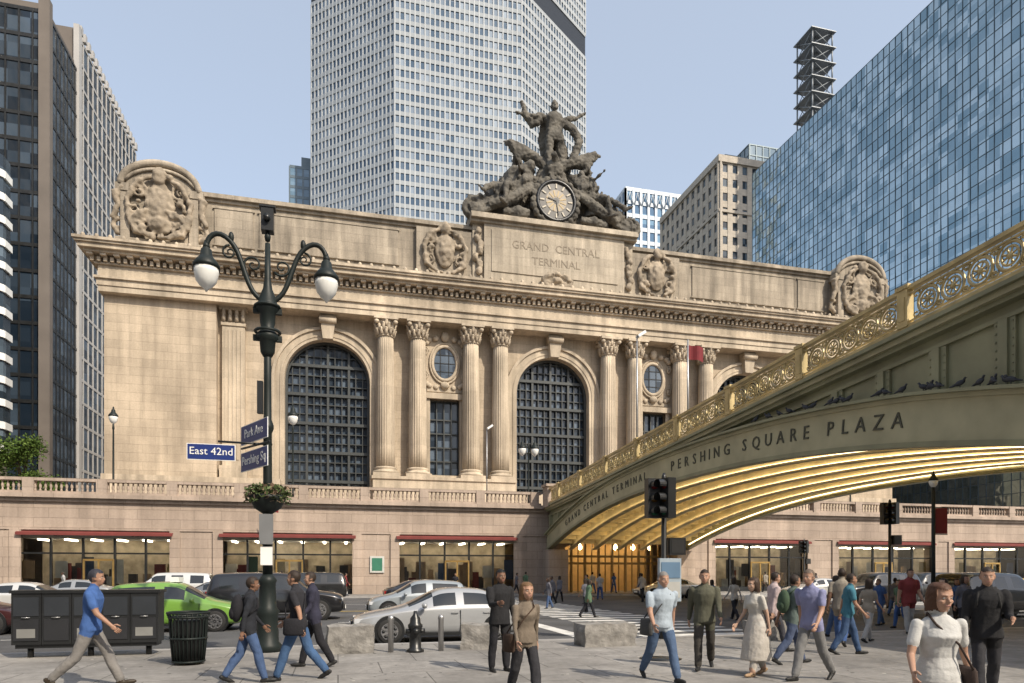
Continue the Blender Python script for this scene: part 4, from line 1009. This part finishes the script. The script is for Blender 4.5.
def siglight(mb,x,y,z,face=(0,-1)):
    mb.box(x-.17,x+.17,y-.12,y+.12,z,z+1.02,0)
    for k,m in((0,1),(1,2),(2,3)):
        zc=z+.17+k*.34
        mb.cyl((x,y-.12,zc),(x,y-.135,zc),.11,n=14,m=m); 
        vs=[];fs=[];n=10
        for j in range(n+1):
            a=math.pi*(-.15+1.3*j/n)
            for yy in(-.12,-.34): vs.append((x+.13*math.cos(a),y+yy,zc+.13*math.sin(a)))
        for j in range(n): fs.append((2*j,2*j+2,2*j+3,2*j+1))
        mb.add(vs,fs,0)
LG=[M_black,simple('lens_green',(.005,.05,.025),.6,spec=.2),simple('lens_amber',(.07,.035,.005),.6,spec=.2),simple('lens_red',(.10,.006,.006),.6,spec=.2)]
def trafficlight(x,y,H=3.9,z=0):
    q=MB(); q.lathe((x,y,z),[(.16,0),(.15,.3),(.08,.42),(.065,H+.5),(.03,H+.6)],10)
    q.cyl((x,y,H+.25),(x-.32,y-.05,H+.25),.03,n=6); q.cyl((x,y,H-.45),(x-.32,y-.05,H-.45),.03,n=6)
    siglight(q,x-.38,y-.1,H-.6)
    st=len(q.v); siglight(q,0,0,0); q.xf(Matrix.Translation((x-.05,y-.33,H-.6))@Matrix.Rotation(RD(-80),4,'Z'),st)
    q.box(x+.1,x+.56,y-.14,y+.12,H-1.55,H-1.1,0); q.box(x+.15,x+.51,y-.15,y-.139,H-1.5,H-1.15,4)
    return q.obj('traffic_light',LG+[simple('signal_screen',(.03,.03,.03),.3)])
trafficlight(8.3,16.4,3.75)
q=MB(); q.box(-.30,.30,-.06,.06,1.0,2.1,0); q.box(-.26,.26,-.075,-.061,1.1,1.5,1); q.box(-.26,.26,-.075,-.061,1.6,2.0,2); q.cyl((0,0,0),(0,0,1.0),.05,n=8); q.obj('information_sign',[simple('pale_blue_panel',(.30,.36,.41),.5),simple('sign_panel_pale',(.4,.4,.38)),simple('sign_panel_blue',(.10,.18,.28))],None,(8.2,15.9,0))
trafficlight(25.4,27,4.6); trafficlight(39,50.9,4.0)
q=MB()
for i in range(5):
    x0=-1.35+i*.54
    q.box(x0,x0+.53,-.25,.25,.28,1.32,0); q.box(x0+.04,x0+.49,-.265,-.25,.86,1.24,1); q.box(x0+.04,x0+.49,-.27,-.25,.36,.8,2); q.cyl((x0+.2,-.30,.83),(x0+.33,-.30,.83),.012,n=6,m=3)
    q.cyl((x0+.2,-.3,.83),(x0+.2,-.25,.83),.01,n=5,m=3); q.cyl((x0+.33,-.3,.83),(x0+.33,-.25,.83),.01,n=5,m=3)
    if i%2==0: q.box(x0+.1,x0+.43,-.274,-.270,.42,.6,4)
q.box(-1.38,1.38,-.28,.28,1.32,1.38,0); q.box(-1.3,1.3,-.2,.2,.2,.28,0)
for x0 in(-1.1,0,1.1): q.cyl((x0,0,0),(x0,0,.22),.06,n=8)
q.obj('newspaper_box_row',[M_black,simple('rack_window',(.03,.034,.04),.25),simple('dark_panel',(.022,.023,.026),.4),M_steel,simple('rack_label',(.2,.2,.19))],None,(-5.0,16.0,0),0)
q=MB(); n=26
for i in range(n):
    a=2*math.pi*i/n; q.tube([(.27*math.cos(a),.27*math.sin(a),.05),(.31*math.cos(a),.31*math.sin(a),.5),(.33*math.cos(a),.33*math.sin(a),.86),(.37*math.cos(a),.37*math.sin(a),.98)],.016,4)
for z,rr in((.06,.28),(.5,.32),(.9,.345),(.98,.37)): q.tube([(rr*math.cos(2*math.pi*i/24),rr*math.sin(2*math.pi*i/24),z) for i in range(24)],.022,5,closed=True)
q.lathe((0,0,.03),[(.24,0),(.27,.8),(.27,.82)],20,1); q.obj('litter_bin',[M_polegreen,M_black],None,(-2.75,14.1,0))
def rock(x,y,sx,sy,sz,rot):
    b=bmesh.new(); bmesh.ops.create_cube(b,size=1); bmesh.ops.subdivide_edges(b,edges=b.edges,cuts=7,use_grid_fill=True)
    for v in b.verts:
        p=v.co.copy(); rr=V(p).normalized()*.5
        p=p.lerp(rr,.10); v.co=V((p.x*sx,p.y*sy,(p.z+.5)*sz)); v.co+=v.co.normalized()*noise.noise(v.co*4+V((x,y,0)))*.07
    me=bpy.data.meshes.new('granite_block'); b.to_mesh(me); b.free(); me.materials.append(M_conc)
    o=bpy.data.objects.new('granite_block',me); COL.objects.link(o); o.location=(x,y,-.02); o.rotation_euler=(0,0,rot)
rock(.25,15.3,1.0,.6,.62,.1); rock(3.1,15.4,.75,.6,.6,-.2); rock(6.2,15.3,1.35,.7,.56,.05); rock(10.9,15.6,1.2,.6,.5,.1)
q=MB(); q.lathe((0,0,0),[(.19,0),(.19,.05),(.13,.09),(.125,.5),(.16,.54),(.16,.6),(.12,.64),(.11,.74),(.05,.82),(.035,.9)],14)
for a,rr in((0,.055),(math.pi/2*3,.075),(math.pi,.055)): q.cyl((.08*math.cos(a),.08*math.sin(a),.46),(.21*math.cos(a),.21*math.sin(a),.46),rr,n=10)
q.obj('fire_hydrant',M_black,None,(1.64,15.0,0))
for x in(1.12,2.22):
    q=MB(); q.lathe((0,0,0),[(.06,0),(.06,.7),(.075,.72),(.05,.8)],10); q.obj('bollard',M_steel,None,(x,15.1,0))
def twinlamp(x,y,z,h,arm=.7,s=.8,nm='terrace_lamp'):
    q=MB(); q.lathe((0,0,0),[(.2,0),(.18,.3),(.08,.5),(.06,h-.5),(.09,h-.4),(.03,h+.2)],8)
    for sd in(-1,1):
        if arm: q.tube([(0,0,h-.5),(sd*arm*.6,0,h-.15),(sd*arm,0,h-.1)],.03,5)
        if arm: lampglobe(q,sd*arm,0,h-1.0,s,0,1)
    if not arm: lampglobe(q,0,0,h,s,0,1)
    q.obj(nm,[M_polegreen,M_globe],None,(x,y,z))
twinlamp(15.7,55.9,7.1,5.6,.55,1.3); twinlamp(-3.4,55.9,7.1,6.2,0,1.5); twinlamp(-16,55.9,7.1,5.6,0,1.2); twinlamp(48,55.9,7.1,5.6,.55,1.3)
def pole(x,y,z0,z1,nm,kind,fs=1):
    q=MB(); q.cyl((0,0,0),(0,0,z1-z0),.06,.04,8)
    if kind=='flood': q.mbox(Matrix.Translation((.25,0,z1-z0+.1))@Matrix.Rotation(RD(-35),4,'Y'),.55,.4,.16,1)
    if kind=='flag':
        n=10
        for i in range(n):
            a=i/n;b=(i+1)/n; f=lambda t:((.05+t*.85)*fs,.08*math.sin(t*8),0)
            p0,p1=f(a),f(b); q.quad((p0[0],p0[1],z1-z0-.95*fs-.1*a),(p1[0],p1[1],z1-z0-.95*fs-.1*b),(p1[0],p1[1],z1-z0-.25-.06*b),(p0[0],p0[1],z1-z0-.25-.06*a),2)
    q.obj(nm,[M_steel,M_wpaint,M_red],None,(x,y,z0))
pole(17.0,37,rail(37)-1.3,15.6,'floodlight_pole','flood'); pole(17.0,31,rail(31)-1.3,13.4,'flag_pole','flag'); pole(12.1,56,7,13.8,'floodlight_pole','flood')
pole(-4.9,53.2,0,6.9,'flag_pole','flag',.7)
q=MB(); q.cyl((0,0,0),(0,0,4.4),.07,.05,10); q.box(.08,.52,-.02,.02,2.95,3.75,1); q.cyl((0,0,3.77),(.54,0,3.77),.015,n=5); q.cyl((0,0,2.93),(.54,0,2.93),.015,n=5); lampglobe(q,0,0,4.4,.5,0,2)
q.obj('banner_lamp_post',[M_polegreen,M_red,M_globe],None,(18.0,17.4,0))

def tree(x,y,H,R_,seed,nl=9000):
    rg=random.Random(seed); q=MB(); q.tube([(0,0,0),(.1,0,H*.3),(.05,.1,H*.6),(0,0,H*.9)],[.22,.16,.11,.04],8,0)
    cl=[]
    for k in range(16):
        a=rg.uniform(0,6.28);z=H*rg.uniform(.5,.95);r_=R_*rg.uniform(.3,.9)*(1 if z<H*.8 else .6)
        p=V((r_*math.cos(a),r_*math.sin(a),z)); cl.append((p,rg.uniform(.5,1.0)*R_*.42)); q.tube([(0.05,0,z-H*.2),p*.5+V((0,0,z*.45)),p],[.08,.05,.02],5,0)
    for k in range(nl):
        c,rr=rg.choice(cl); d=V((rg.gauss(0,1),rg.gauss(0,1),rg.gauss(0,.8))).normalized()*rr*rg.uniform(.4,1.1); p=c+d; s_=rg.uniform(.09,.17)
        M=Matrix.Translation(p)@Matrix.Rotation(rg.uniform(0,6.28),4,V((rg.gauss(0,1),rg.gauss(0,1),rg.gauss(0,1)+.01)).normalized())
        q.add([M@V((-s_,0,0)),M@V((0,-s_*.6,0)),M@V((s_,0,0)),M@V((0,s_*.6,0))],[(0,1,2,3)],1 if rg.random()<.6 else 2)
    q.obj('street_tree',[simple('bark',(.08,.06,.045)),simple('foliage',(.055,.095,.02),.9,var=.3,vs=3,spec=.15),simple('foliage_light',(.10,.15,.035),.9,var=.3,vs=3,spec=.15)],None,(x,y,0))
tree(-28.0,72,13.9,3.8,3); tree(-33.5,76,13,3.6,5)

# ---------------------------------------------------------------- vehicles
SED=[(-2.40,.38,.62,.50,.62,.56,.52,0,0),(-2.32,.24,.78,.62,.76,.68,.64,0,0),(-2.05,.20,.87,.70,.84,.77,.72,0,0),(-1.50,.20,.90,.80,.87,.87,.76,0,0),(-.98,.20,.91,.88,.88,.95,.76,0,1),(-.20,.20,.91,.92,.88,1.38,.60,1,0),(.0,.2,.91,.925,.88,1.43,.6,1,0),(.36,.2,.91,.93,.88,1.45,.6,0,0),(.46,.2,.91,.935,.88,1.45,.6,1,0),(1.0,.2,.91,.95,.88,1.42,.6,1,0),(1.22,.2,.91,.96,.88,1.37,.59,0,1),(1.82,.2,.91,.99,.87,1.07,.70,0,0),(2.2,.22,.88,.95,.83,1.04,.66,0,0),(2.36,.28,.81,.82,.77,.93,.6,0,0),(2.42,.42,.66,.6,.64,.68,.52,0,0)]
SUV=[(-2.55,.42,.70,.6,.7,.75,.6,0,0),(-2.48,.3,.88,.82,.86,.95,.76,0,0),(-2.2,.28,.96,.95,.93,1.06,.82,0,0),(-1.5,.28,.98,1.05,.95,1.14,.84,0,0),(-1.15,.28,.98,1.1,.95,1.18,.84,0,1),(-.55,.28,.99,1.12,.95,1.76,.72,1,0),(-.4,.28,.99,1.12,.95,1.82,.72,1,0),(.15,.28,.99,1.13,.95,1.85,.72,0,0),(.25,.28,.99,1.13,.95,1.85,.72,1,0),(1.1,.28,.99,1.14,.95,1.85,.72,0,0),(1.2,.28,.99,1.14,.95,1.85,.72,1,0),(2.2,.28,.98,1.15,.95,1.82,.72,0,0),(2.32,.3,.97,1.15,.94,1.78,.71,0,1),(2.52,.34,.93,1.1,.9,1.25,.78,0,0),(2.56,.5,.8,.8,.8,.9,.7,0,0)]
HAT=[(-2.15,.38,.62,.52,.62,.6,.52,0,0),(-2.08,.24,.78,.66,.76,.75,.64,0,0),(-1.85,.20,.86,.76,.83,.86,.72,0,0),(-1.4,.20,.89,.86,.86,.96,.76,0,0),(-1.1,.20,.90,.92,.87,1.0,.76,0,1),(-.35,.20,.90,.95,.87,1.48,.62,1,0),(-.2,.2,.90,.95,.87,1.53,.62,1,0),(.2,.2,.9,.96,.87,1.56,.62,0,0),(.3,.2,.9,.96,.87,1.56,.62,1,0),(1.1,.2,.9,.98,.87,1.53,.62,1,0),(1.5,.2,.9,1.0,.87,1.48,.61,0,0),(1.62,.2,.9,1.0,.86,1.45,.6,0,1),(2.0,.24,.86,.98,.82,1.1,.68,0,0),(2.12,.3,.8,.8,.77,.9,.62,0,0),(2.18,.42,.66,.6,.64,.68,.52,0,0)]
M_cglass=simple('car_glass',(.015,.018,.02),.05,var=.05,spec=.8)
M_chrome=simple('chrome',(.6,.6,.6),.15,1)
M_head=simple('headlamp',(.55,.57,.6),.1,coat=1); M_tail=simple('tail_lamp',(.25,.01,.01),.15,coat=1)
M_rim=simple('rim',(.25,.25,.26),.35,.6)
def car(nm,ST,x,y,h,col,wr=.33,wx=(-1.45,1.42),metal=.3,taxi=False,wb=None):
    E=empty(nm,(x,y,-.13),RD(h))
    paint=simple('car_paint',col,.28,metal,var=.04,vs=1,coat=1)
    q=MB();n=len(ST);ring=[]
    for (sx,z0,ws,zb_,wbt,zt_,wt,_,_) in ST:
        hf=[(0,z0),(ws*.85,z0),(ws*.99,z0+.10),(ws+.015,(z0+zb_)/2+.03),(wbt+.01,zb_-.05),(wbt,zb_),(wt,zt_-.05),(wt*.82,zt_),(0,zt_+.025)]
        full=[(a,b) for a,b in hf]+[(-a,b) for a,b in hf[-2:0:-1]]
        ring.append([(sx,a,b) for a,b in full])
    K=len(ring[0]); vs=[p for r_ in ring for p in r_]; fs=[];ms=[]
    for i in range(n-1):
        for j in range(K):
            j2=(j+1)%K; fs.append((i*K+j,i*K+j2,(i+1)*K+j2,(i+1)*K+j))
            jj=min(j,K-1-j); m=0
            if jj==5 and ST[i][7]: m=1
            if jj>=6 and ST[i][8]: m=1
            if jj<=0: m=2
            ms.append(m)
    fs.append(tuple(range(K-1,-1,-1)));ms.append(0);fs.append(tuple(range((n-1)*K,n*K)));ms.append(0)
    q.add(vs,fs,0,True);q.m=ms
    o=q.obj('body',[paint,M_cglass,M_black],E,fix=True); sb=o.modifiers.new('s','SUBSURF'); sb.levels=2; sb.render_levels=2
    q=MB();W=max(s[2] for s in ST)
    for xw in wx:
        for s in(-1,1):
            q.cyl((xw,s*.55,wr+.02),(xw,s*(W+.006),wr+.02),wr+.065,n=28,m=0,sm=False)
            q.tube([(xw,s*.62,wr),(xw,s*(W-.02),wr),(xw,s*(W+.015),wr),(xw,s*(W+.03),wr)],[wr,wr,wr-.01,wr-.05],28,1)
            q.cyl((xw,s*(W+.02),wr),(xw,s*(W+.034),wr),wr*.68,n=24,m=2,sm=False)
            for k in range(7):
                a=2*math.pi*k/7; M=Matrix.Translation((xw+math.cos(a)*wr*.36,s*(W+.037),wr+math.sin(a)*wr*.36))@Matrix.Rotation(-a,4,'Y'); q.mbox(M,wr*.6,.015,.05,3)
            for k in range(7):
                a=2*math.pi*(k+.5)/7; q.cyl((xw+math.cos(a)*wr*.48,s*(W+.0345),wr+math.sin(a)*wr*.48),(xw+math.cos(a)*wr*.48,s*(W+.036),wr+math.sin(a)*wr*.48),.045,n=8,m=0)
    q.obj('wheels',[M_black,M_rubber,M_rim,M_chrome],E)
    q=MB(); f=ST[1];b=ST[-2]; cab=[s for s in ST if s[7]]; xa=cab[0][0]
    q.box(f[0]-.10,f[0]+.05,-.42,.42,.36,.58,2); q.box(f[0]-.13,f[0],-.26,.26,.42,.54,3)
    for s in(-1,1):
        ys=sorted((s*.50,s*.80)); q.box(f[0]-.02,f[0]+.22,*ys,f[3]-.08,f[3]+.05,0)
        ys=sorted((s*.48,s*.80)); q.box(b[0]-.16,b[0]+.035,*ys,b[3]-.12,b[3]+.04,1)
        q.ell((xa-.35,s*(W+.12),1.0 if W<.95 else 1.2),.08,.12,.08,m=4)
        for dx in(.28,1.15):
            q.box(dx-.1,dx+.08,*sorted((s*(W+.0),s*(W+.03))),ST[6][3]-.14,ST[6][3]-.11,4)
        for dx in(xa-.55,.42,1.32): q.box(dx-.008,dx+.008,*sorted((s*(W-.05),s*(W+.017))),.32,ST[6][3]-.06,2)
        q.box(-1.0,1.0,*sorted((s*(W-.05),s*(W+.012))),.2,.27,2)
    q.box(b[0]-.02,b[0]+.06,-.25,.25,.5,.64,3)
    if taxi: q.box(-.2,.05,-.35,.35,1.56,1.72,3); q.box(.3,1.0,*sorted((-(W+.018),-(W+.016))),.6,.8,3)
    q.obj('trim',[M_head,M_tail,M_black,M_wpaint,paint],E)
    return E
car('silver_sedan',SED,2.75,18.9,0,(.38,.39,.40))
car('green_taxi',HAT,-5.1,24.0,180,(.15,.30,.045),taxi=True,metal=0,wx=(-1.35,1.3))
car('black_suv',SUV,-2.3,28.6,180,(.012,.012,.014),wr=.39,wx=(-1.6,1.6))
car('silver_minivan',HAT,3.3,28.3,0,(.30,.33,.35),wx=(-1.35,1.3))
car('white_sedan',SED,-12.6,33.4,180,(.62,.62,.6)); car('white_van',SUV,-9.4,42.5,0,(.62,.62,.6),wr=.37,wx=(-1.6,1.6)); car('black_sedan',SED,-17.8,38,180,(.02,.02,.025))
car('dark_red_sedan',SED,-11.4,24.3,180,(.05,.012,.012)); car('grey_sedan',SED,-6.3,38.0,0,(.16,.17,.18)); car('black_sedan',SED,4.8,38,180,(.015,.015,.02)); car('white_sedan',SED,-15.2,28.4,0,(.6,.6,.58))
car('black_suv',SUV,30.5,33.5,0,(.012,.012,.015),wr=.39,wx=(-1.6,1.6)); car('silver_sedan',SED,31.8,27,180,(.35,.36,.37)); car('black_sedan',SED,38.5,30,180,(.02,.02,.025)); car('yellow_taxi',SED,46,38,0,(.62,.36,.02),metal=0)
car('white_sedan',SED,23,45,0,(.6,.6,.6)); car('black_suv',SUV,26.5,22.6,180,(.015,.015,.018),wr=.39,wx=(-1.6,1.6))
car('black_suv',SUV,37,36.5,0,(.02,.02,.022),wr=.39,wx=(-1.6,1.6)); car('grey_sedan',SED,40,42.5,0,(.12,.125,.13)); car('white_sedan',SED,33,42,0,(.55,.55,.54)); car('dark_blue_sedan',SED,33.5,22.4,180,(.02,.03,.07)); car('silver_sedan',SED,-15,44.5,0,(.3,.31,.32)); car('black_suv',SUV,-2,44.5,0,(.02,.02,.02),wr=.39,wx=(-1.6,1.6)); car('white_sedan',SED,-22,33,180,(.55,.55,.54))

# ---------------------------------------------------------------- people
JE=(.06,.10,.2);DK=(.018,.018,.022)
person(walk(1,28,yaw=0),-3.65,11.66,88,skin=1,top=(.05,.11,.29),bot=(.19,.18,.17),H=1.8,hair=(.03,.03,.04),shoe=(.04,.03,.02))
person(walk(-1,20),-1.38,11.5,78,skin=2,top=(.02,.022,.028),bot=JE,sleeve='long',H=1.68,bag=('back',DK))
person(walk(1,24),-.62,11.6,-75,skin=1,top=(.025,.025,.03),bot=(.05,.10,.2),H=1.78,bag=('left',DK))
person(walk(-1,18),-.42,13.1,-95,skin=0,top=(.03,.03,.05),bot=DK,sleeve='long',H=1.76)
person(stand(jacket=.1,arms=[(0,8,10,0),(30,10,70,-10)]),2.76,11.7,165,skin=2,top=(.018,.018,.02),bot=DK,sleeve='long',H=1.8,hair=(.01,.01,.01),name='standing_man')
person(walk(1,18,fem=1,long=1),2.42,8.8,170,skin=0,top=(.16,.13,.1),bot=(.03,.03,.035),sleeve='long',H=1.62,hair=(.14,.08,.04),bag=('right',(.05,.03,.02)))
person(walk(1,24,w=1.1),5.06,10.1,178,skin=0,top=(.34,.40,.46),bot=(.07,.11,.19),H=1.76,hair=(.2,.19,.18),bag=('right',(.06,.06,.06)))
person(walk(-1,22,jacket=.06),6.42,11.1,-150,skin=0,top=(.09,.09,.065),bot=(.05,.045,.04),sleeve='long',H=1.8)
person(walk(1,16,fem=1,long=1,skirt=.62),6.84,10.15,-100,skin=3,top=(.48,.46,.42),bot=(.6,.58,.54),skirtc=(.44,.41,.37),H=1.66,hair=(.05,.03,.02),shoe=(.3,.2,.12))
person(walk(-1,22),9.3,13.2,100,skin=0,top=(.42,.34,.34),bot=(.05,.05,.06),sleeve='long',H=1.75)
person(walk(1,24),8.38,11.3,95,skin=1,top=(.10,.13,.12),bot=(.06,.08,.14),H=1.7,bag=('back',(.05,.08,.05)))
person(walk(-1,22),7.42,9.5,-110,skin=0,top=(.21,.22,.36),bot=(.19,.19,.19),sleeve='short',H=1.8,hair=(.12,.09,.07))
person(walk(1,19),10.5,12.3,120,skin=1,top=(.05,.16,.22),bot=(.05,.09,.18),sleeve='short',H=1.72)
person(walk(1,22,fem=1,w=1.08,long=2,yaw=12,nod=4,arms=[(-14,14,24,0),(16,16,45,0)]),4.95,4.75,-160,skin=0,top=(.48,.48,.47),bot=(.05,.06,.09),H=1.66,hair=(.075,.035,.02),bag=('left',(.05,.035,.03)),vox=.009,fold=.6)
person(walk(-1,16,jacket=.08,arms=[(15,8,75,-10),(5,8,30,0)]),8.65,7.5,-140,skin=0,top=(.02,.02,.022),bot=(.035,.035,.04),sleeve='long',H=1.82,bag=('back',(.03,.03,.03)))
rg=random.Random(11)
cols=[(.02,.02,.025),(.35,.35,.35),(.05,.1,.25),(.2,.04,.04),(.25,.22,.18),(.1,.16,.1),(.40,.37,.33),(.12,.12,.14)]
for (x,y) in((12.2,38.2),(13.5,40.9),(14.2,37.7),(17.1,43.1),(18.5,39.5),(15.2,24),(16.0,27.0),(18.5,20.1),(15.6,15.9),(18.2,18.9),(16.4,14.9),(21.1,19.4),(12.8,14.3),(.5,51.8),(8.75,52),(-4,52.3),(13.6,52),(14.4,52.2),(20,52),(24,51.7),(11.2,30),(10.5,33.5),(22.5,15.8),(14.2,13.4),(36,52),(41,52),(10.0,26.5),(-7,51.8),(19.6,23.5),(23.0,24.2),(19.4,15.2),(20.6,16.0),(13.0,15.6),(11.6,13.8),(-12,52),(-18,52.4),(22,52.4),(26,52.3)):
    fem=rg.random()<.4
    person(walk(rg.choice((-1,1)),rg.uniform(12,24),fem=int(fem),long=int(fem),jacket=rg.choice((0,0,.08))),x,y,rg.choice((90,-90,180,0,-120,60))+rg.uniform(-15,15),z=0 if (y<16.7 or y>50.8) else -.13,skin=rg.randrange(5),top=rg.choice(cols),bot=rg.choice(cols[:3]+[JE,DK]),sleeve=rg.choice(('long','short')),H=rg.uniform(1.62,1.85) if not fem else rg.uniform(1.55,1.7),vox=.022 if y<25 else .03)

# ---------------------------------------------------------------- light, world, camera
AZ,EL=150,42
w=bpy.data.worlds.new('World'); sc.world=w; w.use_nodes=True; nt=w.node_tree; nt.nodes.clear(); L=nt.links.new
sk=N(nt,'ShaderNodeTexSky'); sk.sky_type='NISHITA'; sk.sun_disc=False; sk.sun_elevation=RD(EL); sk.sun_rotation=RD(AZ); sk.dust_density=2.5; sk.air_density=1.0
b1=N(nt,'ShaderNodeBackground'); b1.inputs[1].default_value=.13; L(sk.outputs[0],b1.inputs[0])
b2=N(nt,'ShaderNodeBackground'); b2.inputs[0].default_value=(.86,.93,1,1); b2.inputs[1].default_value=.42
ad=N(nt,'ShaderNodeAddShader'); L(b1.outputs[0],ad.inputs[0]); L(b2.outputs[0],ad.inputs[1]); o=N(nt,'ShaderNodeOutputWorld'); L(ad.outputs[0],o.inputs[0])
sd=bpy.data.lights.new('sun','SUN'); sd.energy=4.8; sd.angle=RD(.5); sd.color=(1,.89,.73); so=bpy.data.objects.new('sun',sd); COL.objects.link(so)
dv=V((math.sin(RD(AZ))*math.cos(RD(EL)),math.cos(RD(AZ))*math.cos(RD(EL)),math.sin(RD(EL)))); so.rotation_euler=dv.to_track_quat('Z','Y').to_euler()
cd=bpy.data.cameras.new('cam'); cd.sensor_width=36; cd.lens=24.01; cd.shift_y=.2251; cd.clip_end=3000; cd.clip_start=.1
cam=bpy.data.objects.new('camera',cd); COL.objects.link(cam); cam.location=(0,0,1.75); cam.rotation_euler=(RD(90),0,RD(-14.3)); sc.camera=cam
sc.view_settings.view_transform='Standard'; sc.view_settings.look='None'; sc.view_settings.exposure=0
